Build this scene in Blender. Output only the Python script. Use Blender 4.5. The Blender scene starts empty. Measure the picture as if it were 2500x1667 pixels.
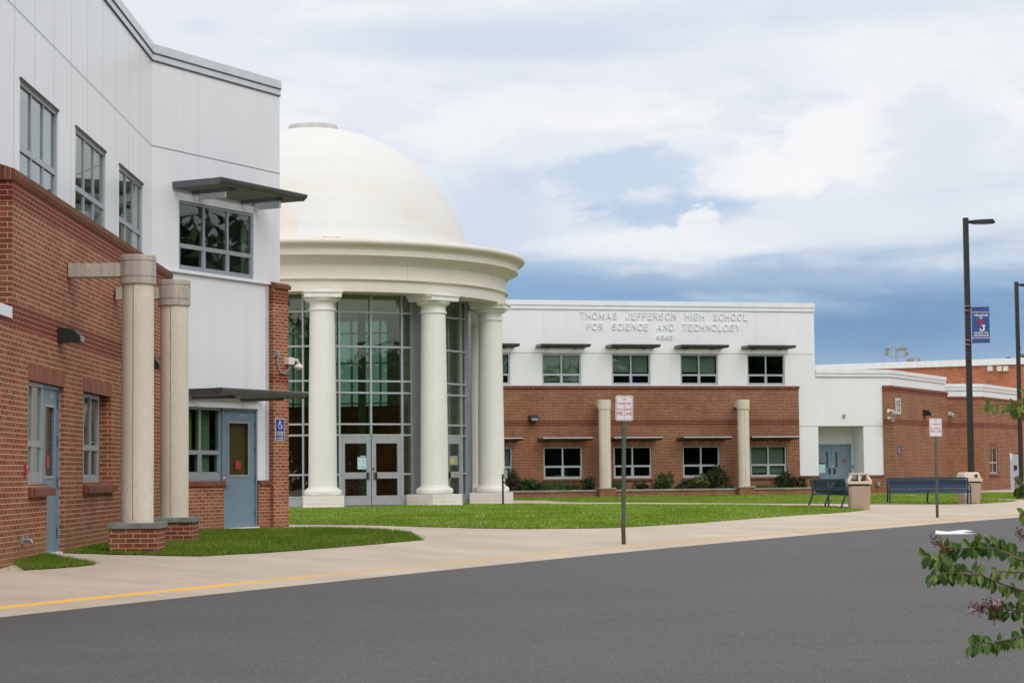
import bpy, bmesh, math, random
import numpy as np
from mathutils import Matrix, Vector
R = math.radians
random.seed(7); rng = np.random.default_rng(7)
scene = bpy.context.scene
C = scene.collection

# ------------------------------------------------------------------ camera
EYE = Vector((0, 0, 1.0)); TH = R(3.7); RO = R(0.55); FPX = 5000.0
fw = Vector((0, math.cos(TH), math.sin(TH))); u0 = Vector((0, -math.sin(TH), math.cos(TH))); r0 = Vector((1, 0, 0))
rt = r0*math.cos(RO) - u0*math.sin(RO); up = u0*math.cos(RO) + r0*math.sin(RO)
cam = bpy.data.cameras.new('camera'); camo = bpy.data.objects.new('camera', cam); C.objects.link(camo)
cam.lens = 72; cam.sensor_width = 36; cam.clip_start = .1; cam.clip_end = 3000
camo.matrix_world = Matrix(((rt.x, up.x, -fw.x, EYE.x), (rt.y, up.y, -fw.y, EYE.y), (rt.z, up.z, -fw.z, EYE.z), (0, 0, 0, 1)))
scene.camera = camo
scene.view_settings.view_transform = 'Standard'; scene.view_settings.look = 'None'
scene.view_settings.exposure = 0.0; scene.view_settings.gamma = 1.0
def ray(u, v): return fw + rt*((u-1250)/FPX) + up*((833.5-v)/FPX)

# ------------------------------------------------------------------ node helpers
def lin(c): return tuple(((x/255)/12.92 if x/255 <= .04045 else ((x/255+.055)/1.055)**2.4) for x in c) + (1,)
class NT:
    def __init__(s, nt): s.t = nt; nt.nodes.clear()
    def n(s, typ, ins=None, **kw):
        nd = s.t.nodes.new(typ)
        for k, v in kw.items(): setattr(nd, k, v)
        for k, v in (ins or {}).items():
            if isinstance(v, bpy.types.NodeSocket): s.t.links.new(v, nd.inputs[k])
            elif isinstance(v, bpy.types.Node): s.t.links.new(v.outputs[0], nd.inputs[k])
            else: nd.inputs[k].default_value = v
        return nd
    def m(s, op, a, b=0.0, c=None, clamp=False):
        ins = {0: a, 1: b}
        if c is not None: ins[2] = c
        nd = s.n('ShaderNodeMath', ins, operation=op); nd.use_clamp = clamp
        return nd.outputs[0]
    def mix(s, f, a, b, mode='MIX'):
        nd = s.n('ShaderNodeMix', data_type='RGBA', blend_type=mode)
        for k, v in ((0, f), (6, a), (7, b)):
            if isinstance(v, bpy.types.NodeSocket): s.t.links.new(v, nd.inputs[k])
            else: nd.inputs[k].default_value = v
        return nd.outputs[2]
    def noise(s, vec, scale, detail=4, rough=.55, dist=0):
        return s.n('ShaderNodeTexNoise', {'Vector': vec, 'Scale': scale, 'Detail': detail, 'Roughness': rough, 'Distortion': dist}).outputs[0]
    def ss(s, x, a, b, lo=0.0, hi=1.0):
        return s.n('ShaderNodeMapRange', {0: x, 1: a, 2: b, 3: lo, 4: hi}, interpolation_type='SMOOTHSTEP').outputs[0]

# ------------------------------------------------------------------ world: bright broken overcast over a Nishita sky
w = bpy.data.worlds.new('World'); scene.world = w; w.use_nodes = True
t = NT(w.node_tree)
SUN_AZ, SUN_EL = R(150), R(42)          # azimuth clockwise from +Y
tc = t.n('ShaderNodeTexCoord'); D = tc.outputs['Generated']
sky = t.n('ShaderNodeTexSky', sky_type='NISHITA'); sky.sun_disc = False; sky.sun_elevation = SUN_EL; sky.sun_rotation = SUN_AZ
sp = t.n('ShaderNodeSeparateXYZ', {0: D}); X, Y, Z = sp.outputs
az = t.m('ARCTAN2', X, Y); el = t.m('ARCSINE', Z)
st = t.n('ShaderNodeCombineXYZ', {0: t.m('MULTIPLY', az, 1.0), 1: t.m('MULTIPLY', el, 2.1), 2: 0.3}).outputs[0]
n1 = t.m('MULTIPLY', t.m('SUBTRACT', t.noise(st, 15, 8, .55, .5), .5), 2.0); n2 = t.m('MULTIPLY', t.m('SUBTRACT', t.noise(st, 48, 6, .6, .3), .5), 1.6); n3 = t.m('SUBTRACT', t.noise(st, 3.2, 3, .5), .5)
st2 = t.n('ShaderNodeCombineXYZ', {0: t.m('MULTIPLY', az, 1.0), 1: t.m('MULTIPLY', el, 5.0), 2: 4.3}).outputs[0]
n4 = t.m('MULTIPLY', t.m('SUBTRACT', t.noise(st2, 10, 8, .58, .5), .5), 2.0)
nn = t.m('ADD', n1, t.m('MULTIPLY', n2, .8))
eln = t.m('ADD', el, t.m('ADD', t.m('MULTIPLY', n4, .034), t.m('MULTIPLY', n1, .018)))
cr = t.n('ShaderNodeValToRGB', {0: t.m('MULTIPLY', eln, 3.5)})
els = cr.color_ramp.elements
pts = [(0.0, (170,190,214)), (.050, (160,185,212)), (.064, (146,177,210)), (.080, (148,180,213)), (.094, (172,196,222)), (.112, (215,225,238)), (.135, (232,237,244)), (.20, (234,238,245)), (.26, (232,237,245))]
els[0].position = 0; els[0].color = lin(pts[0][1])
els[1].position = pts[-1][0]*3.5; els[1].color = lin(pts[-1][1])
for p, c in pts[1:-1]:
    e = els.new(p*3.5); e.color = lin(c)
col = cr.outputs[0]
def patch(col, u, v, ru, rv, c, edge=.35, amt=1.0, nz=1.2, low=False):
    a0, e0 = math.atan((u-1250)/FPX), math.atan((1157-v)/FPX)
    dx = t.m('DIVIDE', t.m('SUBTRACT', az, a0), ru/FPX); dy = t.m('DIVIDE', t.m('SUBTRACT', el, e0), rv/FPX)
    d = t.m('SQRT', t.m('ADD', t.m('MULTIPLY', dx, dx), t.m('MULTIPLY', dy, dy)))
    d = t.m('ADD', d, t.m('MULTIPLY', nn if not low else t.m('ADD', n4, t.m('MULTIPLY', n1, .5)), nz))
    f = t.ss(d, 1-edge, 1+edge, amt, 0.0)
    return t.mix(f, col, lin(c))
hi = t.ss(el, .10, .135)
col = t.mix(t.m('MULTIPLY', hi, t.ss(n4, .0, .5, 0, .75)), col, lin((210,222,238)))
col = t.mix(t.m('MULTIPLY', hi, t.ss(t.m('ADD', t.m('MULTIPLY', n4, .6), n1), .1, -.4, 0, .85)), col, lin((250,250,251)))
col = patch(col, 1250, 90, 420, 50, (206,220,238), .6, .8, .8, True)
col = patch(col, 1900, 30, 500, 45, (212,224,240), .6, .6, .8, True)
col = patch(col, 1480, 430, 250, 65, (196,215,235), .5, .9, 1.5)
col = patch(col, 1200, 500, 150, 120, (206,218,237), .5, .7, .8)
col = patch(col, 1680, 530, 220, 45, (186,208,232), .35, .95, 1.0)
col = patch(col, 1120, 330, 150, 70, (247,248,250), .6, .75, 1.3)
col = patch(col, 2060, 350, 240, 120, (249,249,250), .25, .95, .85)
col = patch(col, 2240, 190, 300, 110, (246,247,250), .5, .8, .8)
col = patch(col, 1650, 600, 330, 42, (236,240,246), .25, .95, .5)
col = patch(col, 1715, 565, 72, 60, (245,246,249), .12, .95, 1.0)
col = patch(col, 1765, 585, 45, 38, (243,245,249), .12, .9, .9)
col = patch(col, 1840, 580, 110, 44, (241,243,248), .2, .9, 1.1)
col = patch(col, 1580, 590, 130, 40, (241,243,248), .2, .9, 1.1)
col = patch(col, 2290, 420, 130, 170, (222,229,240), .5, .7, 1.2)
col = patch(col, 1900, 430, 160, 60, (250,250,251), .3, .8, 1.3)
col = patch(col, 1330, 250, 300, 50, (247,248,251), .5, .7, 1.4)
col = patch(col, 880, 190, 260, 50, (240,242,248), .5, .6, 1.4)
col = patch(col, 2030, 560, 330, 50, (230,235,244), .4, .8, .6, True)
col = patch(col, 2150, 800, 480, 80, (106,146,188), .8, .7, 1.0, True)
col = patch(col, 1650, 705, 420, 26, (116,152,192), .7, .6, 1.0, True)
col = patch(col, 1750, 760, 300, 24, (176,196,220), .6, .6, .9, True)
col = patch(col, 1330, 690, 150, 50, (140,175,212), .6, .6, .7, True)
col = patch(col, 1500, 712, 330, 28, (134,170,208), .7, .6, .7, True)
col = patch(col, 1900, 690, 420, 22, (168,190,217), .7, .7, .7, True)
# towards and above the hidden sun the cloud is brighter
el_hi = t.ss(el, .2, .9); back = t.ss(Y, .35, -.6)
bright = t.m('ADD', 1.0, t.m('ADD', t.m('MULTIPLY', el_hi, .30), t.m('MULTIPLY', back, .30)))
away = t.m('MAXIMUM', t.ss(el, .3, .6), t.ss(Y, .5, .0))
col = t.mix(t.m('MULTIPLY', away, .8), col, lin((243, 242, 240)))
colb = t.mix(1.0, col, t.n('ShaderNodeCombineColor', {0: bright, 1: bright, 2: bright}).outputs[0], 'MULTIPLY')
colb = t.n('ShaderNodeVectorMath', {0: colb, 'Scale': 10.0}, operation='SCALE').outputs[0]
mixc = t.mix(0.96, sky.outputs[0], colb)
bg = t.n('ShaderNodeBackground', {0: mixc, 1: 0.1}); t.n('ShaderNodeOutputWorld', {0: bg})
sun = bpy.data.lights.new('sun', 'SUN'); sun.energy = 1.15; sun.angle = R(35); sun.color = (1, .98, .95)
so = bpy.data.objects.new('sun', sun); C.objects.link(so)
sd = Vector((math.sin(SUN_AZ)*math.cos(SUN_EL), math.cos(SUN_AZ)*math.cos(SUN_EL), math.sin(SUN_EL)))
so.rotation_euler = sd.to_track_quat('Z', 'Y').to_euler(); so.location = (10, -20, 30)

# ------------------------------------------------------------------ materials
MATS = {}
def pmat(name, fn):
    if name in MATS: return MATS[name]
    m = bpy.data.materials.new(name); m.use_nodes = True; q = NT(m.node_tree)
    sh = fn(q); q.n('ShaderNodeOutputMaterial', {0: sh}); MATS[name] = m; return m
def prin(q, col, rough=.5, metal=0.0, spec=.5, normal=None):
    ins = {'Base Color': col, 'Roughness': rough, 'Metallic': metal, 'Specular IOR Level': spec}
    if normal is not None: ins['Normal'] = normal
    return q.n('ShaderNodeBsdfPrincipled', ins).outputs[0]
def simple(name, rgb, rough=.5, metal=0.0, var=.12, scale=3.0, bump=0.0, bscale=60, spec=.5, stretch=None, var2=0.0):
    def fn(q):
        tcn = q.n('ShaderNodeTexCoord').outputs['Object']
        v = tcn
        if stretch: v = q.n('ShaderNodeMapping', {0: tcn, 3: stretch}).outputs[0]
        f = q.noise(v, scale, 5, .6)
        a = tuple(x*(1-var) for x in rgb)+(1,); b = tuple(min(1, x*(1+var)) for x in rgb)+(1,)
        c = q.mix(q.ss(f, .3, .7), a, b)
        if var2: c = q.mix(q.ss(q.noise(v, scale*13, 3, .6), .35, .7, 0, 1), c, tuple(x*(1-var2) for x in rgb)+(1,))
        nm = None
        if bump: nm = q.n('ShaderNodeBump', {'Strength': bump, 'Distance': .01, 'Height': q.noise(tcn, bscale, 3, .6)}).outputs[0]
        return prin(q, c, rough, metal, spec, nm)
    return pmat(name, fn)
def brick(name, bands=(), soldier=False, dark=1.0, stain=None, bw=.194, bh=.0645, tint=(1, 1, 1)):
    def fn(q):
        uv = q.n('ShaderNodeUVMap').outputs[0]; s = q.n('ShaderNodeSeparateXYZ', {0: uv})
        U, V = s.outputs[0], s.outputs[1]
        vec = q.n('ShaderNodeCombineXYZ', {0: V, 1: U, 2: 0}).outputs[0] if soldier else uv
        tr = lambda r, g, b: (r*tint[0]*dark, g*tint[1]*dark, b*tint[2]*dark, 1)
        bt = q.n('ShaderNodeTexBrick', {'Vector': vec, 'Color1': (0, 0, 0, 1), 'Color2': (1, 1, 1, 1), 'Mortar': (.5, .5, .5, 1), 'Scale': 1.0, 'Mortar Size': .0054, 'Mortar Smooth': .1, 'Bias': 0.0, 'Brick Width': 10. if soldier else bw, 'Row Height': bh})
        bt.offset = .5; fac = bt.outputs['Fac']
        rmp = q.n('ShaderNodeValToRGB', {0: bt.outputs['Color']}); e = rmp.color_ramp.elements
        e[0].position = 0; e[0].color = tr(.20, .048, .024); e[1].position = 1; e[1].color = tr(.36, .145, .075)
        for p, c in ((.2, (.30, .078, .040)), (.42, (.20, .058, .032)), (.55, (.38, .115, .058)), (.72, (.16, .068, .042)), (.86, (.27, .11, .06))):
            x = e.new(p); x.color = tr(*c)
        base = rmp.outputs[0]
        big = q.noise(uv, .9, 5, .6)
        base = q.mix(q.ss(big, .35, .7, 0, .30), base, tr(.33, .155, .085))
        base = q.mix(q.ss(q.noise(uv, 30, 3, .7), .3, .8, 0, .35), base, tr(.15, .06, .04))
        for a, b in bands:
            f = q.m('MULTIPLY', q.m('GREATER_THAN', V, a), q.m('LESS_THAN', V, b))
            base = q.mix(q.m('MULTIPLY', f, .9), base, tr(.16, .026, .014))
        mort = q.mix(q.ss(big, .3, .75), (.52, .32, .19, 1), (.66, .43, .27, 1))
        if soldier: mort = (.34, .19, .13, 1)
        mb = None
        for a, b in bands:
            f = q.m('MULTIPLY', q.m('GREATER_THAN', V, a), q.m('LESS_THAN', V, b)); mort = q.mix(q.m('MULTIPLY', f, .45), mort, (.24, .07, .045, 1))
        c = q.mix(fac, base, mort)
        if stain:
            sf = q.m('MULTIPLY', q.ss(V, stain[1], stain[0]), q.ss(q.noise(uv, 1.5, 4, .6), .3, .65, .15, .75))
            c = q.mix(sf, c, (.27, .16, .075, 1))
        nm = q.n('ShaderNodeBump', {'Strength': .5, 'Distance': .004, 'Height': q.m('SUBTRACT', 1.0, fac)}).outputs[0]
        return prin(q, c, .85, 0, .25, nm)
    return pmat(name, fn)
def panel(name, rgb, rough, sp=None, off=0.0, hz=(), amt=.5, sw=.012, metal=0.0, spec=.5):
    def fn(q):
        uv = q.n('ShaderNodeUVMap').outputs[0]; s = q.n('ShaderNodeSeparateXYZ', {0: uv}); U, V = s.outputs[0], s.outputs[1]
        st_ = q.n('ShaderNodeMapping', {0: uv, 3: (1.5, .16, 1)}).outputs[0]
        c = q.mix(q.ss(q.noise(st_, 1.3, 6, .62), .25, .75), tuple(x*.975 for x in rgb)+(1,), tuple(min(1, x*1.015) for x in rgb)+(1,))
        c = q.mix(q.ss(q.noise(uv, .5, 3), .35, .75, 0, .25), c, tuple(x*.9 for x in rgb)+(1,))
        c = q.mix(q.ss(q.noise(q.n('ShaderNodeMapping', {0: uv, 3: (9, .18, 1)}).outputs[0], 1.0, 4, .6), .56, .74, 0, .55), c, (rgb[0]*.86, rgb[1]*.85, rgb[2]*.82, 1))
        dk = tuple(x*(1-amt) for x in rgb)+(1,)
        if sp:
            fr = q.m('PINGPONG', q.m('ADD', U, off), sp/2)
            c = q.mix(q.m('LESS_THAN', fr, sw), c, dk)
        for h, hw in hz:
            f = q.m('LESS_THAN', q.m('ABSOLUTE', q.m('SUBTRACT', V, h)), hw)
            c = q.mix(f, c, tuple(x*.3 for x in rgb)+(1,))
        nm = q.n('ShaderNodeBump', {'Strength': .04, 'Distance': .02, 'Height': q.noise(uv, 3, 2)}).outputs[0]
        return prin(q, c, rough, metal, spec, nm)
    return pmat(name, fn)
def glass(name, tint, ior=1.7, add=.05, refl=.9):
    def fn(q):
        tr = q.n('ShaderNodeBsdfTransparent', {0: tint+(1,)}).outputs[0]
        nm = q.n('ShaderNodeBump', {'Strength': .02, 'Distance': .05, 'Height': q.noise(q.n('ShaderNodeTexCoord').outputs['Object'], 1.3, 2)}).outputs[0]
        gl = q.n('ShaderNodeBsdfGlossy', {'Color': (refl, refl*1.0, refl*.98, 1), 'Roughness': .01, 'Normal': nm}).outputs[0]
        bf = q.n('ShaderNodeNewGeometry').outputs['Backfacing']
        fr = q.n('ShaderNodeFresnel', {0: q.m('ADD', ior, q.m('MULTIPLY', bf, 1/ior-ior))}).outputs[0]
        return q.n('ShaderNodeMixShader', {0: q.m('ADD', fr, add, clamp=True), 1: tr, 2: gl}).outputs[0]
    return pmat(name, fn)
BR_A = brick('wing_brick', bands=((2.81, 3.10), (4.30, 4.56)), dark=.93, stain=(-.1, .5))
BR_B = brick('pier_brick', bands=((2.83, 3.02), (4.40, 4.66)), stain=(-.1, .35))
BR_M = brick('main_brick', bands=((2.99, 3.24), (4.50, 4.64)), stain=(.2, .75), dark=.70)
BR_R = brick('block_brick', bands=((3.0, 3.26), (4.42, 4.66)), dark=.74)
BR_G = brick('hall_brick', dark=1.35, tint=(1.1, 1.0, .95))
BR_P = brick('pedestal_brick', dark=.85)
SOLD = brick('soldier_brick', soldier=True, dark=.85, bh=.066)
CAPB = brick('cap_brick', soldier=True, dark=.62, bh=.066)
BR_I = brick('inner_brick', dark=.75)
WHITE_A = panel('white_metal_panel', (.77, .78, .80), .30, 1.23, 0.0, ((7.03, .012),), .38, .018, spec=.6)
WHITE_B = panel('white_smooth_panel', (.75, .765, .79), .38, 1.23, .30, ((7.03, .012),), .10, .010)
WHITE_BL = panel('white_lower_panel', (.77, .78, .80), .42, 1.23, .62, (), .10, .010)
WHITE_M = panel('white_stucco', (.77, .79, .82), .65, 3.9, .8, ((6.08, .012),), .12, .014)
WHITE_R = panel('white_stucco_low', (.78, .79, .81), .65, None, 0, ((2.95, .012),), .15)
TRIMW = simple('white_trim', (.76, .785, .815), .35, var=.04)
TRIMG = simple('grey_trim', (.60, .625, .65), .32, .15, var=.05)
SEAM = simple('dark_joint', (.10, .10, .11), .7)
STONE = simple('precast_concrete', (.67, .595, .50), .8, var=.09, scale=2.2, bump=.15, stretch=(1, 1, .35), var2=.06)
STONEC = simple('stained_capital', (.46, .41, .345), .85, var=.25, scale=5, bump=.2, stretch=(2.5, 2.5, .3), var2=.12)
COPING = simple('weathered_coping', (.21, .215, .205), .85, var=.4, scale=4, bump=.3, var2=.15)
LSTONE = simple('planter_coping', (.34, .31, .265), .85, var=.3, scale=1.5, var2=.2)
CREAM = simple('cream_paint', (.74, .735, .69), .5, var=.025, scale=1.5, spec=.4)
ENTAB = simple('entablature_stone', (.68, .64, .565), .6, var=.05, scale=1.0, spec=.3, var2=.03)
PLINTH = simple('plinth_paint', (.72, .685, .62), .6, var=.05)
FRAME = simple('window_aluminium', (.36, .395, .425), .38, .35, var=.06)
FRAMEM = simple('pale_aluminium', (.45, .50, .53), .38, .3, var=.06)
GREYC = simple('cap_grey', (.50, .49, .45), .7, var=.1)
MULL = simple('curtain_wall_aluminium', (.46, .49, .52), .35, .35, var=.05)
PIERM = simple('pier_cladding', (.30, .315, .34), .4, .35, var=.08)
DOORB = simple('blue_door_paint', (.155, .235, .295), .42, var=.06, scale=1.2)
DOORG = simple('grey_door_metal', (.36, .385, .41), .38, .3, var=.04)
DOORL = simple('lilac_door_paint', (.42, .44, .52), .5, var=.05)
HINGE = simple('hinge_metal', (.09, .09, .11), .4, .6)
BRASS = simple('handle_metal', (.30, .25, .18), .3, .8)
BLACK = simple('black_plastic', (.012, .012, .014), .45, var=.2)
DARKM = simple('dark_metal', (.022, .021, .020), .5, .2, var=.2)
AWN = simple('awning_metal', (.115, .12, .135), .42, .4, var=.1)
AWNL = simple('awning_louver', (.16, .17, .185), .4, .4, var=.1)
AWNB = simple('awning_brown', (.07, .055, .05), .5, .3, var=.1)
GL_U = glass('upper_wing_glass', (.55, .68, .62), 1.9, .02, .97)
GL_A = glass('wing_glass', (.80, .88, .82), 1.5, .02, .9)
GL_M = glass('main_glass', (.76, .83, .79), 1.5, .01, .7)
GL_R = glass('rotunda_glass', (.68, .76, .65), 1.5, .03, .85)
GL_D = glass('door_glass', (.80, .80, .72), 1.45, .0, .8)
BLIND = simple('blind_slats', (.34, .44, .26), .7, var=.05)
BLINDT = simple('tan_blind_slats', (.26, .225, .12), .7, var=.05)
SHADE = simple('roller_shade', (.26, .31, .27), .8, var=.12, scale=2)
ROOM = simple('room_surface', (.045, .05, .045), .9, var=.3, scale=.7)
INNER = simple('lobby_surface', (.20, .23, .18), .9, var=.1)
PAPERW = simple('paper_white', (.75, .75, .72), .7)
RED = simple('red_print', (.34, .02, .03), .5)
REDT = simple('sign_red', (.42, .01, .02), .5)
SIGNW = simple('sign_face', (.80, .78, .79), .4, var=.02)
BLUES = simple('sign_blue', (.02, .06, .30), .45, var=.03)
BANB = simple('banner_blue', (.022, .075, .26), .7, var=.08)
BANP = simple('banner_pink', (.62, .40, .46), .7)
CYAN = simple('poster_cyan', (.42, .68, .72), .6, var=.05)
ORANGE = simple('print_orange', (.60, .30, .04), .6)
YELLOW = simple('sticker_yellow', (.80, .50, .01), .5)
GREY = simple('light_grey_metal', (.30, .32, .33), .5, .3)
IVORY = simple('camera_ivory', (.66, .63, .56), .45)
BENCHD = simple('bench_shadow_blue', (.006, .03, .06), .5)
BENCHB = simple('bench_blue', (.010, .05, .105), .45, var=.15, spec=.3)
AGG = simple('pebble_aggregate', (.52, .385, .295), .9, var=.2, scale=40, bump=.6, bscale=70, var2=.4)
LID = simple('lid_beige', (.62, .52, .42), .55, var=.05)
POSTG = simple('post_green', (.10, .135, .095), .5, .3, var=.2, scale=8, stretch=(1, 1, .2))
POSTR = simple('post_rust', (.085, .055, .04), .8, var=.3, scale=20)
BARK = simple('bark', (.14, .10, .075), .9, var=.3, scale=12)
SOIL = simple('mulch', (.10, .06, .035), .95, var=.3, scale=9, bump=.5)
def leafmat(name, a, b, c):
    def fn(q):
        rn = q.n('ShaderNodeNewGeometry').outputs['Random Per Island']
        r = q.n('ShaderNodeValToRGB', {0: rn}); e = r.color_ramp.elements
        e[0].color = a+(1,); e[1].color = c+(1,); x = e.new(.55); x.color = b+(1,)
        pr = prin(q, r.outputs[0], .45, 0, .45)
        tl = q.n('ShaderNodeBsdfTranslucent', {0: r.outputs[0]}).outputs[0]
        return q.n('ShaderNodeMixShader', {0: .25, 1: pr, 2: tl}).outputs[0]
    return pmat(name, fn)
LEAF = leafmat('shrub_leaf', (.018, .045, .010), (.055, .11, .018), (.12, .17, .03))
LEAFD = leafmat('dark_leaf', (.010, .028, .008), (.028, .062, .014), (.065, .105, .022))
LEAFY = leafmat('yellow_leaf', (.05, .08, .015), (.10, .14, .03), (.22, .24, .08))
LEAFB = leafmat('bronze_leaf', (.035, .03, .012), (.06, .06, .02), (.09, .08, .025))
LEAFC = leafmat('myrtle_leaf', (.03, .085, .016), (.085, .17, .026), (.19, .26, .045))
LEAFL = leafmat('young_leaf', (.09, .16, .02), (.15, .22, .03), (.25, .28, .05))
BUD = leafmat('seed_red', (.10, .02, .015), (.20, .06, .04), (.30, .16, .05))
PINK = leafmat('petal_pink', (.60, .30, .40), (.7, .45, .55), (.75, .6, .63))
def grassf(k, g):
    def fn(q):
        o = q.n('ShaderNodeTexCoord').outputs['Object']; rn = q.n('ShaderNodeNewGeometry').outputs['Random Per Island']
        r = q.n('ShaderNodeValToRGB', {0: rn}); e = r.color_ramp.elements; T_ = lambda a, b, c: (a*k, b*k*g, c*k, 1)
        e[0].color = T_(.10, .18, .012); e[1].color = T_(.36, .38, .12); x = e.new(.6); x.color = T_(.17, .245, .022)
        c = q.mix(q.ss(q.noise(q.n('ShaderNodeMapping', {0: o, 3: (1, .5, 1)}).outputs[0], .55, 6, .7), .38, .66, 0, .75), r.outputs[0], T_(.085, .155, .010))
        c = q.mix(q.ss(q.noise(o, 2.2, 5, .7), .5, .72, 0, .5), c, T_(.29, .31, .08))
        pr = prin(q, c, .6, 0, .08); tl = q.n('ShaderNodeBsdfTranslucent', {0: c}).outputs[0]
        return q.n('ShaderNodeMixShader', {0: .25, 1: pr, 2: tl}).outputs[0]
    return fn
GRASS = pmat('grass_blade', grassf(1.30, 1.06)); GRASSN = pmat('deep_grass_blade', grassf(.92, 1.08))
CLOVER = leafmat('clover_white', (.35, .42, .25), (.5, .55, .38), (.65, .66, .55))

def asphalt(q):
    o = q.n('ShaderNodeTexCoord').outputs['Object']
    sp1 = q.noise(o, 90, 4, .75); sp2 = q.n('ShaderNodeTexVoronoi', {'Vector': o, 'Scale': 75.0}).outputs['Color']
    c = q.mix(q.ss(q.noise(o, .25, 5, .6), .3, .7), (.089, .090, .091, 1), (.105, .1055, .105, 1))
    c = q.mix(q.ss(q.noise(q.n('ShaderNodeMapping', {0: o, 2: (0, 0, R(28)), 3: (.35, 2.0, 1)}).outputs[0], .8, 4, .6), .4, .75, 0, .4), c, (.128, .126, .122, 1))
    c = q.mix(q.ss(sp1, .35, .68, 0, .55), c, (.055, .055, .058, 1))
    v = q.n('ShaderNodeSeparateColor', {0: sp2}).outputs[0]
    c = q.mix(q.ss(v, .93, .99, 0, .8), c, (.24, .23, .21, 1))
    c = q.mix(q.ss(q.noise(o, 1.1, 6, .7, 1.0), .62, .72, 0, .35), c, (.06, .06, .062, 1))
    nm = q.n('ShaderNodeBump', {'Strength': .5, 'Distance': .006, 'Height': sp1}).outputs[0]
    return prin(q, c, .82, 0, .3, nm)
ASPH = pmat('asphalt', asphalt)
def concrete(q):
    o = q.n('ShaderNodeTexCoord').outputs['Object']
    c = q.mix(q.ss(q.noise(o, .5, 6, .65), .3, .7), (.45, .375, .30, 1), (.55, .465, .38, 1))
    c = q.mix(q.ss(q.noise(q.n('ShaderNodeMapping', {0: o, 2: (0, 0, R(28)), 3: (.3, 1.6, 1)}).outputs[0], .9, 6, .7, 1), .5, .8, 0, .6), c, (.33, .285, .24, 1))
    c = q.mix(q.ss(q.noise(o, 45, 3, .7), .4, .75, 0, .3), c, (.36, .32, .28, 1))
    c = q.mix(q.ss(q.noise(o, 4.5, 5, .8, .5), .70, .76, 0, .6), c, (.20, .17, .14, 1))
    # scored joints aligned with the kerb
    m = q.n('ShaderNodeSeparateXYZ', {0: q.n('ShaderNodeMapping', {0: o, 2: (0, 0, R(-63))}).outputs[0]})
    for ax, s_, off in ((0, 3.0, .4), (1, 40.0, 3.0)):
        f = q.m('LESS_THAN', q.m('PINGPONG', q.m('ADD', m.outputs[ax], off), s_/2), .008)
        c = q.mix(q.m('MULTIPLY', f, .55), c, (.16, .13, .11, 1))
    return prin(q, c, .85, 0, .25)
CONC = pmat('concrete', concrete)
def kerbp(q):
    o = q.n('ShaderNodeTexCoord').outputs['Object']
    sx = q.n('ShaderNodeSeparateXYZ', {0: o}).outputs[0]
    wear = q.m('ADD', q.m('MULTIPLY', q.ss(sx, -3.6, -1.6), .34), q.noise(o, 3.0, 6, .75))
    c = q.mix(q.ss(wear, .46, .74, .08, .9), (.78, .43, .05, 1), (.52, .37, .22, 1))
    return prin(q, c, .75, 0, .3)
KERBY = pmat('kerb_yellow', kerbp)
WPAINT = simple('road_paint', (.72, .72, .72), .7, var=.06, scale=8)
def turf(q):
    o = q.n('ShaderNodeTexCoord').outputs['Object']
    c = q.mix(q.ss(q.noise(o, 1.2, 5, .6), .3, .7), (.10, .16, .016, 1), (.17, .22, .03, 1))
    return prin(q, q.mix(q.ss(q.noise(o, 25, 3, .7), .4, .8, 0, .5), c, (.045, .06, .014, 1)), .95, 0, .1)
TURF = pmat('turf', turf)
TURFN = simple('deep_turf', (.05, .10, .008), .95, var=.3, scale=6, spec=.05)
def domef(q):
    uv = q.n('ShaderNodeUVMap').outputs[0]
    bt = q.n('ShaderNodeTexBrick', {'Vector': uv, 'Color1': (0, 0, 0, 1), 'Color2': (1, 1, 1, 1), 'Mortar': (.0, .0, .0, 1), 'Scale': 1.0, 'Mortar Size': .004, 'Bias': 0.0, 'Brick Width': 1.25, 'Row Height': 1.0}); bt.offset = 0
    v = q.n('ShaderNodeSeparateXYZ', {0: uv}).outputs[1]
    peach = q.m('MULTIPLY', q.ss(v, 3.6, 1.0), q.ss(bt.outputs['Color'], .2, .9, .1, .9))
    peach = q.m('MULTIPLY', peach, q.ss(q.noise(uv, .8, 5, .6), .3, .7, .3, 1))
    c = q.mix(peach, (.635, .635, .625, 1), (.65, .58, .49, 1))
    c = q.mix(q.ss(q.noise(uv, 1.6, 6, .7), .4, .8, 0, .35), c, (.60, .58, .55, 1))
    c = q.mix(q.m('MULTIPLY', bt.outputs['Fac'], .5), c, (.70, .70, .69, 1))
    fr = q.m('PINGPONG', v, .5)
    c = q.mix(q.ss(fr, .05, .0, 0, .4), c, (.70, .70, .69, 1))
    return prin(q, c, .5, 0, .5)
DOME = pmat('dome_panels', domef)

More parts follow.
